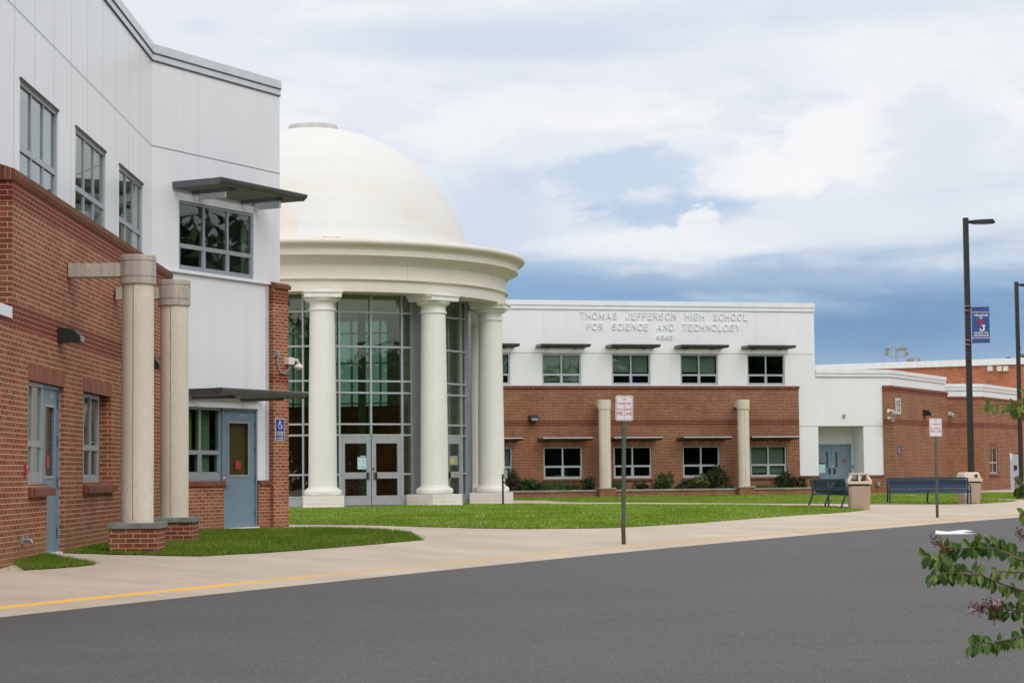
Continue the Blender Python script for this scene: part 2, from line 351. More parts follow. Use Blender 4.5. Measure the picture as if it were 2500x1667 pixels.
# ------------------------------------------------------------------ mesh builder
I4 = Matrix.Identity(4)
class MB:
    def __init__(s, F=None): s.F = F or I4; s.v = []; s.f = []; s.uv = []
    def face(s, pts, uvs=None, idx=None):
        i0 = len(s.v); s.v += [Vector(p) for p in pts]; s.f.append(list(range(i0, i0+len(pts))))
        if uvs is None:
            a, b, c = Vector(pts[0]), Vector(pts[1]), Vector(pts[2]); n = (b-a).cross(c-b); n = Vector([abs(x) for x in n])
            if n.z >= n.x and n.z >= n.y: uvs = [(p[0], p[1]) for p in pts]
            elif n.y >= n.x: uvs = [(p[0], p[2]) for p in pts]
            else: uvs = [(p[1], p[2]) for p in pts]
        s.uv.append(uvs); return s
    def hexa(s, p):    # 8 points: bottom 4 ring, top 4 ring
        for q in ((0, 3, 2, 1), (4, 5, 6, 7), (0, 1, 5, 4), (1, 2, 6, 5), (2, 3, 7, 6), (3, 0, 4, 7)): s.face([p[i] for i in q])
        return s
    def box(s, x0, x1, y0, y1, z0, z1):
        return s.hexa([(x0, y0, z0), (x1, y0, z0), (x1, y1, z0), (x0, y1, z0), (x0, y0, z1), (x1, y0, z1), (x1, y1, z1), (x0, y1, z1)])
    def prism(s, prof, x0, x1):   # profile in (y,z) extruded along x
        n = len(prof)
        s.face([(x0, y, z) for y, z in prof], [(y, z) for y, z in prof]); s.face([(x1, y, z) for y, z in reversed(prof)], [(y, z) for y, z in reversed(prof)])
        acc = 0
        for i in range(n):
            a, b = prof[i], prof[(i+1) % n]; L = math.dist(a, b)
            s.face([(x0, *a), (x1, *a), (x1, *b), (x0, *b)], [(x0, acc), (x1, acc), (x1, acc+L), (x0, acc+L)]); acc += L
        return s
    def plate(s, poly, y0, y1):   # polygon in (x,z), thickness y0..y1
        n = len(poly)
        s.face([(x, y0, z) for x, z in poly]); s.face([(x, y1, z) for x, z in reversed(poly)])
        for i in range(n):
            a, b = poly[i], poly[(i+1) % n]; s.face([(a[0], y0, a[1]), (b[0], y0, b[1]), (b[0], y1, b[1]), (a[0], y1, a[1])])
        return s
    def lathe(s, prof, segs=32, cx=0, cy=0, a0=0, a1=2*math.pi, uvs=None, cap=True):
        full = abs(a1-a0-2*math.pi) < 1e-6; n = segs+1; base = len(s.v)
        acc = [0]
        for i in range(1, len(prof)): acc.append(acc[-1]+math.dist(prof[i-1], prof[i]))
        for i, (r, z) in enumerate(prof):
            for k in range(n):
                a = a0+(a1-a0)*k/segs; s.v.append(Vector((cx+r*math.sin(a), cy-r*math.cos(a), z)))
        for i in range(len(prof)-1):
            for k in range(segs):
                q = [base+i*n+k, base+i*n+k+1, base+(i+1)*n+k+1, base+(i+1)*n+k]
                R0 = max(r for r, z in prof); w = (a1-a0)/segs*R0
                V0 = uvs[i] if uvs else acc[i]; V1 = uvs[i+1] if uvs else acc[i+1]
                s.f.append(q); s.uv.append([(k*w, V0), ((k+1)*w, V0), ((k+1)*w, V1), (k*w, V1)])
        if cap and full:
            for i in (0, len(prof)-1):
                if prof[i][0] > 1e-4:
                    q = [base+i*n+k for k in range(segs)]; s.f.append(q); s.uv.append([(s.v[j].x, s.v[j].y) for j in q])
        return s
    def tube(s, pts, r, segs=8, r1=None):
        pts = [Vector(p) for p in pts]; n = len(pts); base = len(s.v); prev = None
        for i, p in enumerate(pts):
            d = (pts[min(i+1, n-1)]-pts[max(i-1, 0)]).normalized()
            a = prev if prev else (Vector((0, 0, 1)) if abs(d.z) < .9 else Vector((1, 0, 0)))
            a = (a-d*a.dot(d)).normalized(); prev = a; b = d.cross(a)
            rr = r if r1 is None else r+(r1-r)*i/(n-1)
            for k in range(segs):
                t_ = 2*math.pi*k/segs; s.v.append(p+a*math.cos(t_)*rr+b*math.sin(t_)*rr)
        for i in range(n-1):
            for k in range(segs):
                k2 = (k+1) % segs; q = [base+i*segs+k, base+i*segs+k2, base+(i+1)*segs+k2, base+(i+1)*segs+k]
                s.f.append(q); s.uv.append([(0, 0)]*4)
        for i in (0, n-1):
            s.f.append([base+i*segs+k for k in range(segs)]); s.uv.append([(0, 0)]*segs)
        return s
    def wall(s, x0, x1, z0, z1, y0, y1, holes=()):
        xs = sorted({x0, x1, *[min(max(h[i], x0), x1) for h in holes for i in (0, 1)]}); zs = sorted({z0, z1, *[min(max(h[i], z0), z1) for h in holes for i in (2, 3)]})
        def solid(i, j):
            if i < 0 or j < 0 or i >= len(xs)-1 or j >= len(zs)-1: return False
            cx, cz = (xs[i]+xs[i+1])/2, (zs[j]+zs[j+1])/2
            return not any(h[0] < cx < h[1] and h[2] < cz < h[3] for h in holes)
        for i in range(len(xs)-1):
            for j in range(len(zs)-1):
                if not solid(i, j): continue
                a, b, c, d = xs[i], xs[i+1], zs[j], zs[j+1]
                s.face([(a, y1, c), (b, y1, c), (b, y1, d), (a, y1, d)]); s.face([(a, y0, c), (a, y0, d), (b, y0, d), (b, y0, c)])
                if not solid(i-1, j): s.face([(a, y0, c), (a, y1, c), (a, y1, d), (a, y0, d)])
                if not solid(i+1, j): s.face([(b, y1, c), (b, y0, c), (b, y0, d), (b, y1, d)])
                if not solid(i, j-1): s.face([(a, y0, c), (b, y0, c), (b, y1, c), (a, y1, c)])
                if not solid(i, j+1): s.face([(a, y1, d), (b, y1, d), (b, y0, d), (a, y0, d)])
        return s
    def build(s, name, mat, parent=None, smooth=False, bevel=0, merge=True, kind=None, ang=35):
        inv = parent_world(parent).inverted() if parent else I4
        T = inv @ s.F
        me = bpy.data.meshes.new(name); me.from_pydata([tuple(T @ v) for v in s.v], [], s.f)
        ul = me.uv_layers.new(name='UVMap'); flat = [c for f in s.uv for uv in f for c in uv[:2]]
        ul.data.foreach_set('uv', flat)
        bm = bmesh.new(); bm.from_mesh(me)
        if merge: bmesh.ops.remove_doubles(bm, verts=bm.verts, dist=1e-5)
        bmesh.ops.recalc_face_normals(bm, faces=bm.faces)
        if smooth:
            for f in bm.faces: f.smooth = True
            for e in bm.edges:
                if len(e.link_faces) == 2 and e.calc_face_angle(0) > R(ang): e.smooth = False
        bm.to_mesh(me); bm.free(); me.materials.append(mat)
        o = bpy.data.objects.new(name, me); C.objects.link(o)
        if parent: o.parent = parent
        if bevel:
            b = o.modifiers.new('bevel', 'BEVEL'); b.width = bevel; b.segments = 2; b.limit_method = 'ANGLE'
        if kind: o['kind'] = kind
        return o
def parent_world(p):
    M = p.matrix_basis.copy()
    while p.parent: p = p.parent; M = p.matrix_basis @ M
    return M
def thing(name, label, cat, loc=(0, 0, 0), rz=0, group=None):
    o = bpy.data.objects.new(name, None); C.objects.link(o); o.location = loc; o.rotation_euler = (0, 0, rz)
    o.empty_display_size = .3; o['label'] = label; o['category'] = cat
    if group: o['group'] = group
    return o
def tag(o, label, cat, group=None):
    o['label'] = label; o['category'] = cat
    if group: o['group'] = group
    return o
def copy_tree(o, parent=None):
    c = o.copy(); C.objects.link(c); c.parent = parent
    for ch in [x for x in C.objects if x.parent == o]: copy_tree(ch, c)
    return c
class Wall:
    """vertical plane: s runs left to right for someone looking at the wall, n points out of it"""
    def __init__(w, ox, oy, azd):
        w.o = Vector((ox, oy, 0)); a = R(azd); w.s = Vector((math.sin(a), math.cos(a), 0)); w.n = Vector((math.cos(a), -math.sin(a), 0))
        w.F = Matrix(((w.s.x, w.n.x, 0, ox), (w.s.y, w.n.y, 0, oy), (0, 0, 1, 0), (0, 0, 0, 1)))
    def sz(w, u, v, n=0.0):
        d = ray(u, v); p0 = w.o+w.n*n; k = (p0-EYE).dot(w.n)/d.dot(w.n); p = EYE+d*k
        return (p-w.o).dot(w.s), p.z
    def S(w, u, n=0.0, v=1150): return w.sz(u, v, n)[0]
    def P(w, s, n, z): return w.o+w.s*s+w.n*n+Vector((0, 0, z))
    def T(w, s, n, z):     # matrix for text: x->s, y->z, z->n
        p = w.P(s, n, z); return Matrix(((w.s.x, 0, w.n.x, p.x), (w.s.y, 0, w.n.y, p.y), (0, 1, 0, p.z), (0, 0, 0, 1)))
def rr_(x0, y0, x1, y1, c=.32): return [(x0+c*(x1-x0), y0), (x1-c*(x1-x0), y0), (x1-c*.3*(x1-x0), y0+c*.3), (x1, y0+c), (x1, y1-c), (x1-c*.3*(x1-x0), y1-c*.3), (x1-c*(x1-x0), y1), (x0+c*(x1-x0), y1), (x0+c*.3*(x1-x0), y1-c*.3), (x0, y1-c), (x0, y0+c), (x0+c*.3*(x1-x0), y0+c*.3), (x0+c*(x1-x0), y0)]
Cc = [(1, .74), (.92, .93), (.72, 1), (.28, 1), (.08, .92), (0, .76), (0, .24), (.08, .08), (.28, 0), (.72, 0), (.92, .07), (1, .26)]
GL = {'A': (.74, [[(0, 0), (.5, 1), (1, 0)], [(.2, .30), (.8, .30)]]), 'B': (.64, [[(0, 0), (0, 1), (.7, 1), (.95, .9), (.95, .64), (.7, .53), (0, .53)], [(.7, .53), (1, .4), (1, .12), (.75, 0), (0, 0)]]),
 'C': (.66, [Cc]), 'D': (.68, [[(0, 0), (0, 1), (.6, 1), (.9, .86), (1, .6), (1, .4), (.9, .14), (.6, 0), (0, 0)]]), 'E': (.56, [[(1, 1), (0, 1), (0, 0), (1, 0)], [(0, .52), (.85, .52)]]), 'F': (.54, [[(1, 1), (0, 1), (0, 0)], [(0, .52), (.85, .52)]]),
 'G': (.74, [Cc[:-1]+[(1, .16), (1, .46), (.56, .46)]]), 'H': (.66, [[(0, 0), (0, 1)], [(1, 0), (1, 1)], [(0, .52), (1, .52)]]), 'I': (.0, [[(0, 0), (0, 1)]]), 'J': (.52, [[(1, 1), (1, .22), (.85, .05), (.6, 0), (.3, 0), (.08, .08), (0, .3)]]),
 'K': (.68, [[(0, 0), (0, 1)], [(1, 1), (.08, .42)], [(.35, .6), (1, 0)]]), 'L': (.52, [[(0, 1), (0, 0), (1, 0)]]), 'M': (.84, [[(0, 0), (0, 1), (.5, .22), (1, 1), (1, 0)]]), 'N': (.68, [[(0, 0), (0, 1), (1, 0), (1, 1)]]),
 'O': (.72, [rr_(0, 0, 1, 1)]), 'P': (.60, [[(0, 0), (0, 1), (.7, 1), (1, .86), (1, .6), (.7, .46), (0, .46)]]), 'R': (.64, [[(0, 0), (0, 1), (.7, 1), (1, .88), (1, .62), (.7, .50), (0, .50)], [(.6, .5), (1, 0)]]),
 'S': (.62, [[(1, .8), (.85, .95), (.6, 1), (.35, 1), (.1, .93), (0, .78), (.1, .6), (.5, .52), (.9, .42), (1, .25), (.9, .07), (.62, 0), (.35, 0), (.12, .05), (0, .2)]]), 'T': (.64, [[(0, 1), (1, 1)], [(.5, 1), (.5, 0)]]), 'U': (.66, [[(0, 1), (0, .22), (.15, .05), (.5, 0), (.85, .05), (1, .22), (1, 1)]]),
 'W': (1.0, [[(0, 1), (.25, 0), (.5, .8), (.75, 0), (1, 1)]]), 'Y': (.70, [[(0, 1), (.5, .48), (1, 1)], [(.5, .48), (.5, 0)]]), '0': (.60, [rr_(0, 0, 1, 1)]), '6': (.66, [[(.85, .96), (.45, .95), (.12, .8), (0, .55), (0, .2), (.15, 0), (.8, 0), (1, .15), (1, .42), (.8, .58), (.2, .58), (0, .45)]]),
 '5': (.58, [[(.95, 1), (.08, 1), (.04, .55), (.3, .62), (.75, .62), (1, .45), (1, .16), (.75, 0), (.25, 0), (0, .15)]]), '1': (.25, [[(0, .78), (.9, 1), (.9, 0)]]), '>': (.5, [[(0, .8), (1, .4), (0, 0)]]), ' ': (.36, [])}
def text(name, txt, M, width, height, mat, parent, depth=.004, bold=.17, gap=.20):
    """block capitals drawn as mitred strokes, centred on M, given cap height and total width"""
    b = MB(); x = 0.0; parts = []; t_ = bold
    for ch in txt.upper():
        w_, sts = GL[ch]; cw = w_ if ch == ' ' else w_+t_
        for st_ in sts: parts.append([(x+t_/2+px*w_, t_/2+py*(1-t_)) for px, py in st_])
        x += cw+gap
    tot = x-gap; sx, sy = width/tot, height
    for k, pl in enumerate(parts):
        closed = math.dist(pl[0], pl[-1]) < 1e-6; P_ = [Vector(p) for p in (pl[:-1] if closed else pl)]; n = len(P_); L_ = []; R_ = []
        for i in range(n):
            a = P_[(i-1) % n] if (closed or i > 0) else None; c = P_[(i+1) % n] if (closed or i < n-1) else None
            d1 = (P_[i]-a).normalized() if a is not None else (c-P_[i]).normalized(); d2 = (c-P_[i]).normalized() if c is not None else d1
            m_ = Vector((-(d1.y+d2.y), d1.x+d2.x)); m_ = m_.normalized() if m_.length > 1e-4 else Vector((-d1.y, d1.x)); cs = max(.5, m_.dot(Vector((-d1.y, d1.x))))
            e_ = Vector((0, 0))
            if a is None: e_ = -d1*t_/2
            if c is None: e_ = d1*t_/2
            L_.append(P_[i]+m_*(t_/2/cs)+e_); R_.append(P_[i]-m_*(t_/2/cs)+e_)
        zt = depth+(k % 3)*max(depth*.02, .0003)
        f = lambda p, z: ((p.x-tot/2)*sx, min(max(p.y, 0), 1)*sy, z)
        for i in range(n if closed else n-1):
            j = (i+1) % n; q0, q1, q2, q3 = L_[i], R_[i], R_[j], L_[j]
            b.face([f(q0, zt), f(q1, zt), f(q2, zt), f(q3, zt)])
            b.face([f(q0, 0), f(q0, zt), f(q3, zt), f(q3, 0)]); b.face([f(q1, zt), f(q1, 0), f(q2, 0), f(q2, zt)])
        if not closed:
            for i in (0, n-1): b.face([f(L_[i], 0), f(R_[i], 0), f(R_[i], zt), f(L_[i], zt)])
    b.F = M; return b.build(name, mat, parent)

# ------------------------------------------------------------------ ground
KP = [(0, 1478), (425, 1440), (800, 1398), (1321, 1348), (1700, 1317), (2200, 1277), (2498, 1253)]
def on_plane(u, v, z):
    d = ray(u, v); k = (z-EYE.z)/d.z; p = EYE+d*k; return np.array((p.x, p.y))
K = np.array([on_plane(u, v, -.21) for u, v in KP])
# smooth the traced kerb with a gentle quadratic in the along direction
dirK = (K[-1]-K[0])/np.linalg.norm(K[-1]-K[0]); nK = np.array((-dirK[1], dirK[0]))     # nK points to the building side
tK = (K-K[0])@dirK; oK = (K-K[0])@nK; cf = np.polyfit(tK, oK, 2)
def kerb_off(t_):
    t_ = np.asarray(t_, float); tc_ = np.clip(t_, -6, tK[-1]+10); f = np.polyval(cf, tc_); g = np.polyval(np.polyder(cf), tc_); return f+g*(t_-tc_)
def sd_(x, y):
    p = np.stack([np.asarray(x, float)-K[0][0], np.asarray(y, float)-K[0][1]], -1); t_ = p@dirK; return t_, p@nK-kerb_off(t_)
def G(x, y):
    t_, d = sd_(x, y); Dm = 3.4+2.8*np.clip((t_-8)/14, 0, 1); q = np.clip(d/Dm, 0, 1)
    return -.21+.21*(q*.55+.45*q*q*(3-2*q)) - .0*t_
def ghit(u, v, off=0.0):
    z = 0.0
    for _ in range(60):
        p = on_plane(u, v, z+off); z = .6*z+.4*float(G(p[0], p[1]))
    return p[0], p[1], z
def kpt(t_, d):
    c = K[0]+dirK*t_+nK*(kerb_off(t_)+d); return c
ts = np.concatenate([[-400, -150, -60, -25], np.arange(-12, 60, 1.0), [65, 75, 90, 120, 200, 400, 900]])
def strip(name, ds, zf, mat):
    b = MB()
    P = [[(*kpt(t_, d), zf(t_, d)) for d in ds] for t_ in ts]
    for i in range(len(ts)-1):
        for j in range(len(ds)-1): b.face([P[i][j], P[i+1][j], P[i+1][j+1], P[i][j+1]], [(0, 0)]*4)
    o = b.build(name, mat, smooth=True, ang=60); o['kind'] = 'structure'; return o
def zG(t_, d): c = kpt(t_, d); return float(G(c[0], c[1]))
strip('pavement', [0, .5, 1, 1.5, 2, 2.5, 3, 3.5, 4, 5, 6, 7, 9, 14, 30, 80, 200, 900], zG, CONC)
strip('kerb', [-.035, -.02, 0], lambda t_, d: -.21 if d > -.001 else (-.212 if d > -.03 else -.235), KERBY)
strip('gutter', [-.50, -.25, -.035], lambda t_, d: {-.5: -.268, -.25: -.25}.get(d, -.2335), CONC)
strip('road', [-900, -200, -60, -25, -12, -6, -2, -.47], lambda t_, d: -.266, ASPH)
b = MB(); arrow = [(2284, 1294), (2314, 1297), (2352, 1292.5), (2377, 1295.7), (2349, 1299.3), (2383, 1302), (2352, 1303), (2284, 1303.5)]
AP = [on_plane(u, v, -.262) for u, v in arrow]
b.face([(p[0], p[1], -.262) for p in AP]); b.build('road_arrow', WPAINT)['kind'] = 'structure'

def ground_patch(name, pix, off, mat, xy=None):
    pts = xy or [ghit(u, v)[:2] for u, v in pix]
    bm = bmesh.new(); f = bm.faces.new([bm.verts.new((x, y, 0)) for x, y in pts])
    xs = [p[0] for p in pts]; ys = [p[1] for p in pts]
    for ax, lo, hi, stp in ((0, min(xs), max(xs), 1.0), (1, min(ys), max(ys), 1.5)):
        k = math.ceil(lo/stp)*stp
        while k < hi:
            co = (k, 0, 0) if ax == 0 else (0, k, 0); no = (1, 0, 0) if ax == 0 else (0, 1, 0)
            bmesh.ops.bisect_plane(bm, geom=bm.verts[:]+bm.edges[:]+bm.faces[:], plane_co=co, plane_no=no); k += stp
    bmesh.ops.triangulate(bm, faces=bm.faces)
    for v in bm.verts: v.co.z = float(G(v.co.x, v.co.y))+off
    for f in bm.faces:
        f.smooth = True
        if f.normal.z < 0: f.normal_flip()
    me = bpy.data.meshes.new(name); bm.to_mesh(me); bm.free(); me.materials.append(mat)
    o = bpy.data.objects.new(name, me); C.objects.link(o); o['kind'] = 'structure'; return pts

# ------------------------------------------------------------------ wall planes
WA = Wall(-6.53, 37.0, -1.0)      # white long wall of the left wing (brick face at n=.345)
WB = Wall(-6.53, 37.0, 27.7)      # its canted end
WM = Wall(0.0, 86.0, 75.9)        # main front
NB = .345

# lawns
wallA0 = [tuple(WA.P(s, NB, 0)[:2]) for s in (WA.S(40, NB), WA.S(116, NB))]
L0 = ground_patch('lawn', None, .012, TURFN, [wallA0[0], ghit(60, 1392)[:2], ghit(127, 1388)[:2], ghit(200, 1382)[:2], ghit(232, 1378)[:2], ghit(200, 1374)[:2], ghit(150, 1366)[:2], wallA0[1]])
def wp(W, u, n): p = W.P(W.S(u, n), n, 0); return (p.x, p.y)
L1 = ground_patch('lawn', None, .012, TURFN, [wp(WA, 160, NB), ghit(200, 1351)[:2], ghit(265, 1353)[:2], ghit(387, 1356)[:2], ghit(489, 1358)[:2], ghit(640, 1350)[:2], ghit(800, 1338)[:2], ghit(920, 1328)[:2], ghit(1031, 1318)[:2], ghit(999, 1303)[:2], ghit(914, 1296)[:2], ghit(800, 1293)[:2], ghit(705, 1292)[:2], ghit(640, 1292.5)[:2], wp(WB, 548, 0), wp(WB, 470, 0), wp(WA, 425, NB)])
L2 = ground_patch('lawn', [(640, 1241), (705, 1240), (833, 1240), (994, 1236), (1120, 1231.5), (1280, 1231), (1349, 1232), (1519, 1232), (1700, 1233.5), (1866, 1234), (1955, 1235), (2026, 1238), (2090, 1243), (2108, 1245.5), (2072, 1249.5), (2026, 1253), (1950, 1257), (1820, 1267), (1700, 1276.5), (1604, 1282.5), (1508, 1288), (1412, 1290), (1264, 1290.7), (1150, 1289), (1024, 1285.5), (871, 1281), (705, 1280), (640, 1280)], .012, TURF)
L3 = ground_patch('lawn', [(1200, 1212), (1256, 1221), (1327, 1221.6), (1391, 1225.4), (1519, 1226), (1700, 1227.3), (1990, 1229.5), (2128, 1230.4), (2250, 1230.5), (2347, 1230), (2392, 1229), (2440, 1226), (2480, 1223.5), (2420, 1219.5), (2347, 1216.5), (2240, 1211.5), (2130, 1207), (2060, 1205.5), (1990, 1204), (1960, 1196), (1200, 1200)], .012, TURF)
L4 = ground_patch('lawn', [(2115, 1204), (2240, 1209), (2347, 1214), (2420, 1217), (2500, 1219), (2560, 1219), (2560, 1203), (2400, 1203), (2115, 1199)], .012, TURF)

def in_poly(px, py, poly):
    ins = np.zeros(len(px), bool); n = len(poly)
    for i in range(n):
        x1, y1 = poly[i]; x2, y2 = poly[(i+1) % n]
        c = ((y1 > py) != (y2 > py)) & (px < (x2-x1)*(py-y1)/(y2-y1+1e-12)+x1); ins ^= c
    return ins
def sample(poly, n):
    xs, ys = [p[0] for p in poly], [p[1] for p in poly]
    px = rng.uniform(min(xs), max(xs), n*4); py = rng.uniform(min(ys), max(ys), n*4); k = in_poly(px, py, poly)
    return px[k][:n], py[k][:n]
def raw_mesh(name, V, n_per, mat, parent=None):
    nf = len(V)//n_per; me = bpy.data.meshes.new(name); me.vertices.add(len(V)); me.vertices.foreach_set('co', V.astype(np.float32).ravel())
    me.loops.add(len(V)); me.loops.foreach_set('vertex_index', np.arange(len(V), dtype=np.int32))
    me.polygons.add(nf); me.polygons.foreach_set('loop_start', np.arange(0, len(V), n_per, dtype=np.int32))
    me.update(calc_edges=True); me.validate(); me.materials.append(mat)
    o = bpy.data.objects.new(name, me); C.objects.link(o)
    if parent: o.parent = parent
    return o
def blades(poly, n, h, wd, name='grass', mat=None, lean=.5, edge=.06):
    x, y = sample(poly, n); pe_ = np.array(poly+[poly[0]]); sl = np.linalg.norm(np.diff(pe_, axis=0), axis=1); m_ = int(sl.sum()*45)
    k_ = rng.choice(len(sl), m_, p=sl/sl.sum()); f_ = rng.uniform(0, 1, m_)[:, None]; ep = pe_[k_]*(1-f_)+pe_[k_+1]*f_+rng.normal(0, edge, (m_, 2))*(.6+.6*np.sin(f_*40))
    x = np.append(x, ep[:, 0]); y = np.append(y, ep[:, 1]); n = len(x); z = G(x, y)+.008
    patchy = .8+.45*np.sin(x*1.1+np.sin(y*.7)*2)*np.cos(y*.45+x*.3)
    hh = h*rng.uniform(.5, 1.25, n)*np.clip(patchy, .55, 1.3); a = rng.uniform(0, math.pi, n)*.5-math.pi/4; ww = wd*rng.uniform(.6, 1.3, n)
    lx = rng.normal(0, lean, n)*hh; ly = rng.normal(0, lean, n)*hh
    V = np.zeros((n, 3, 3)); V[:, 0] = np.stack([x-np.cos(a)*ww/2, y-np.sin(a)*ww/2, z], -1); V[:, 1] = np.stack([x+np.cos(a)*ww/2, y+np.sin(a)*ww/2, z], -1); V[:, 2] = np.stack([x+lx, y+ly, z+hh], -1)
    o = raw_mesh(name, V.reshape(-1, 3), 3, mat or GRASS); return o
def stuff(o, label, cat): o['kind'] = 'stuff'; o['label'] = label; o['category'] = cat; return o
stuff(blades(L0, 7000, .045, .009, lean=.7, mat=GRASSN), 'small wedge of grass beside the blue door at the left wall', 'grass')
stuff(blades(L1, 60000, .055, .011, mat=GRASSN), 'triangle of grass round the two concrete columns of the left wing', 'grass')
stuff(blades(L2, 150000, .05, .020), 'broad front lawn between pavement and rotunda', 'grass')
stuff(blades(L3, 90000, .045, .026), 'strip of lawn in front of the planter bed and main wing', 'grass')
stuff(blades(L4, 15000, .045, .03), 'strip of grass along the numbered brick block', 'grass')
x, y = sample(L2, 1500); k = (np.sin(x*.9+1)*np.cos(y*.5) > -.35); x, y = x[k], y[k]; n = len(x); z = G(x, y)+.035
V = np.zeros((n, 4, 3)); s_ = rng.uniform(.008, .017, n)
for i, (a, c) in enumerate(((-1, 0), (0, -1), (1, 0), (0, 1))): V[:, i] = np.stack([x+a*s_, y+rng.uniform(-.01, .01, n), z+c*s_*.9], -1)
stuff(raw_mesh('clover_flowers', V.reshape(-1, 3), 4, CLOVER), 'white clover heads scattered over the front lawn', 'flowers')

# ------------------------------------------------------------------ building parts
def window(root, W, s0, s1, z0, z1, cols, zs, n=0.0, fmat=FRAME, gmat=GL_A, rec=.10, bar=.055, panel_h=0.0, blinds=(), bmat=BLIND, thick=.05, outer=None):
    """frame with one rail at zs; blinds: list of (column, z_low, z_high[, inset])"""
    y1, y0 = n-rec, n-rec-.09; ob = outer or bar
    f = MB(W.F)
    f.box(s0, s0+ob, y0, y1, z0, z1); f.box(s1-ob, s1, y0, y1, z0, z1)
    f.box(s0+ob, s1-ob, y0, y1, z1-ob, z1); f.box(s0+ob, s1-ob, y0, y1, z0, z0+ob+panel_h)
    edges = [s0+ob+(s1-s0-2*ob)*k/cols for k in range(cols+1)]
    yy = y1-.004
    f.box(s0+ob, s1-ob, y0, yy, zs-.05, zs+.03)
    for e in edges[1:-1]: f.box(e-bar/2, e+bar/2, y0, yy-.003, z0+ob+panel_h, z1-ob)
    for k in range(cols):    # operable lower sashes carry their own rails
        a = edges[k]+(0 if k == 0 else bar/2); c = edges[k+1]-(0 if k == cols-1 else bar/2); zb = z0+ob+panel_h; zt = zs-.05
        f.box(a, a+.03, y0, yy-.008, zb, zt); f.box(c-.03, c, y0, yy-.012, zb, zt); f.box(a+.03, c-.03, y0, yy-.012, zb, zb+.035)
    fo = f.build('window', fmat, root)
    g = MB(W.F); g.box(s0+.02, s1-.02, y1-.034, y1-.028, z0+.02, z1-.02); g.build('pane', gmat, fo)
    if blinds:
        for q in blinds:
            bl = MB(W.F); k, a, c = q[:3]; ins = q[3] if len(q) > 3 else 0.02; x0, x1 = edges[k]+.02, edges[k+1]-.02-ins
            if bmat is SHADE: bl.box(x0, x1, y0-.03, y0-.025, a, c)
            else:
                zz = a
                while zz < c: bl.face([(x0, y0-.02, zz), (x1, y0-.02, zz), (x1, y0-.04, zz+.021), (x0, y0-.04, zz+.021)]); zz += .024
            bl.build('blind', bmat, fo)
    return fo
def awning(root, W, s0, L, z, proj=1.13, n0=0.0, th=.12, mat=AWN, lmat=AWNL, nsl=9):
    f = MB(W.F)
    f.box(s0, s0+.03, n0, n0+proj-.10, z-th, z); f.box(s0+L-.03, s0+L, n0, n0+proj-.10, z-th, z)
    f.prism([(n0+proj-.16, z-th), (n0+proj-.10, z-th-.004), (n0+proj-.02, z-th*.55), (n0+proj, z-.012), (n0+proj-.012, z+.004), (n0+proj-.16, z+.002)], s0-.004, s0+L+.004)
    f.box(s0+.03, s0+L-.03, n0, n0+.05, z-th, z-.01)
    for k in (.22, .78): f.box(s0+L*k-.02, s0+L*k+.02, n0-.0, n0+proj-.16, z-th-.05, z-th+.04)
    fo = f.build('awning', mat, root)
    l = MB(W.F)
    for k in range(nsl):
        y = n0+.07+(proj-.26)*(k+.5)/nsl; l.prism([(y-.035, z-th+.01), (y-.03, z-th+.0), (y+.045, z-.035), (y+.04, z-.025)], s0+.03, s0+L-.03)
    l.build('louvers', lmat, fo); return fo
def lintel(root, W, s0, s1, z0, h=.18, n=0.0):
    return MB(W.F).box(s0, s1, n-.09, n+.004, z0, z0+h).build('lintel', SOLD, root)
def sill(root, W, s0, s1, z, n=0.0, out=.07, h=.13):
    return MB(W.F).prism([(n-.1, z), (n+out, z-.045), (n+out, z-h), (n-.1, z-h)], s0, s1).build('sill', CAPB, root)
def cap(root, W, s0, s1, n0, n1, ztop, zlip, drop=.13):
    return MB(W.F).prism([(n0, ztop), (n1+.035, zlip), (n1+.035, zlip-.07), (n1+.012, zlip-drop), (n0, zlip-drop)], s0, s1).build('wall_cap', CAPB, root)
def parapet(root, W, s0, s1, z1, n=0.0, ext0=0.0, ext1=0.0, mat=TRIMW, hs=(.14, .13)):
    f = MB(W.F); a, c = hs; k = .55 if mat is TRIMG else 1.0
    f.box(s0-ext0, s1+ext1, n-.35, n+.075*k, z1-a, z1); f.box(s0-ext0*.8, s1+ext1*.8, n-.3, n+.06*k, z1-a-.012, z1-a)
    f.box(s0-ext0*.7, s1+ext1*.7, n-.3, n+.045*k, z1-a-c, z1-a-.012)
    return f.build('parapet_trim', mat, root)
def hinges(d, W, s, zs, n):
    for z in zs: MB(W.F).box(s-.012, s+.022, n, n+.022, z-.07, z+.07).build('hinge', HINGE, d)

# ================================================================== LEFT WING
LW = thing('school_wing', 'left wing with brick base, glossy white metal panels and grey sunshades', 'building', (-6.2, 30, 0))
sA0 = -23.0                       # towards and past the camera side, out of frame
sEnd = WB.S(683, 0, 500)          # right end of the canted wall
winA = [(WA.S(a, 0, 350), WA.S(b_, 0, 350)) for a, b_ in ((48, 140.6), (184.4, 257.6), (291, 348))]
for k in (1, 2):                  # same outline wherever the building repeats towards the camera
    pass
extra = [(winA[0][0]-3.68*k, winA[0][1]-3.68*k) for k in (1, 2, 3)]
hA = [(a, c, 4.86, 6.16) for a, c in winA+extra]
MB(WA.F).wall(sA0, 0.0, 4.66, 8.62, -.30, 0.0, hA).build('upper_wall', WHITE_A, LW)
for a, c in winA+extra: window(LW, WA, a, c, 4.86, 6.16, 3, 5.30, 0.0, rec=.02, outer=.05, bar=.04, gmat=GL_U)
for a, c in winA: MB(WA.F).box(a-.02, c+.02, .001, .02, 6.16, 6.19).build('drip_edge', DARKM, LW)
wb0, wb1 = WB.S(436.6, 0, 550), WB.S(619, 0, 550)
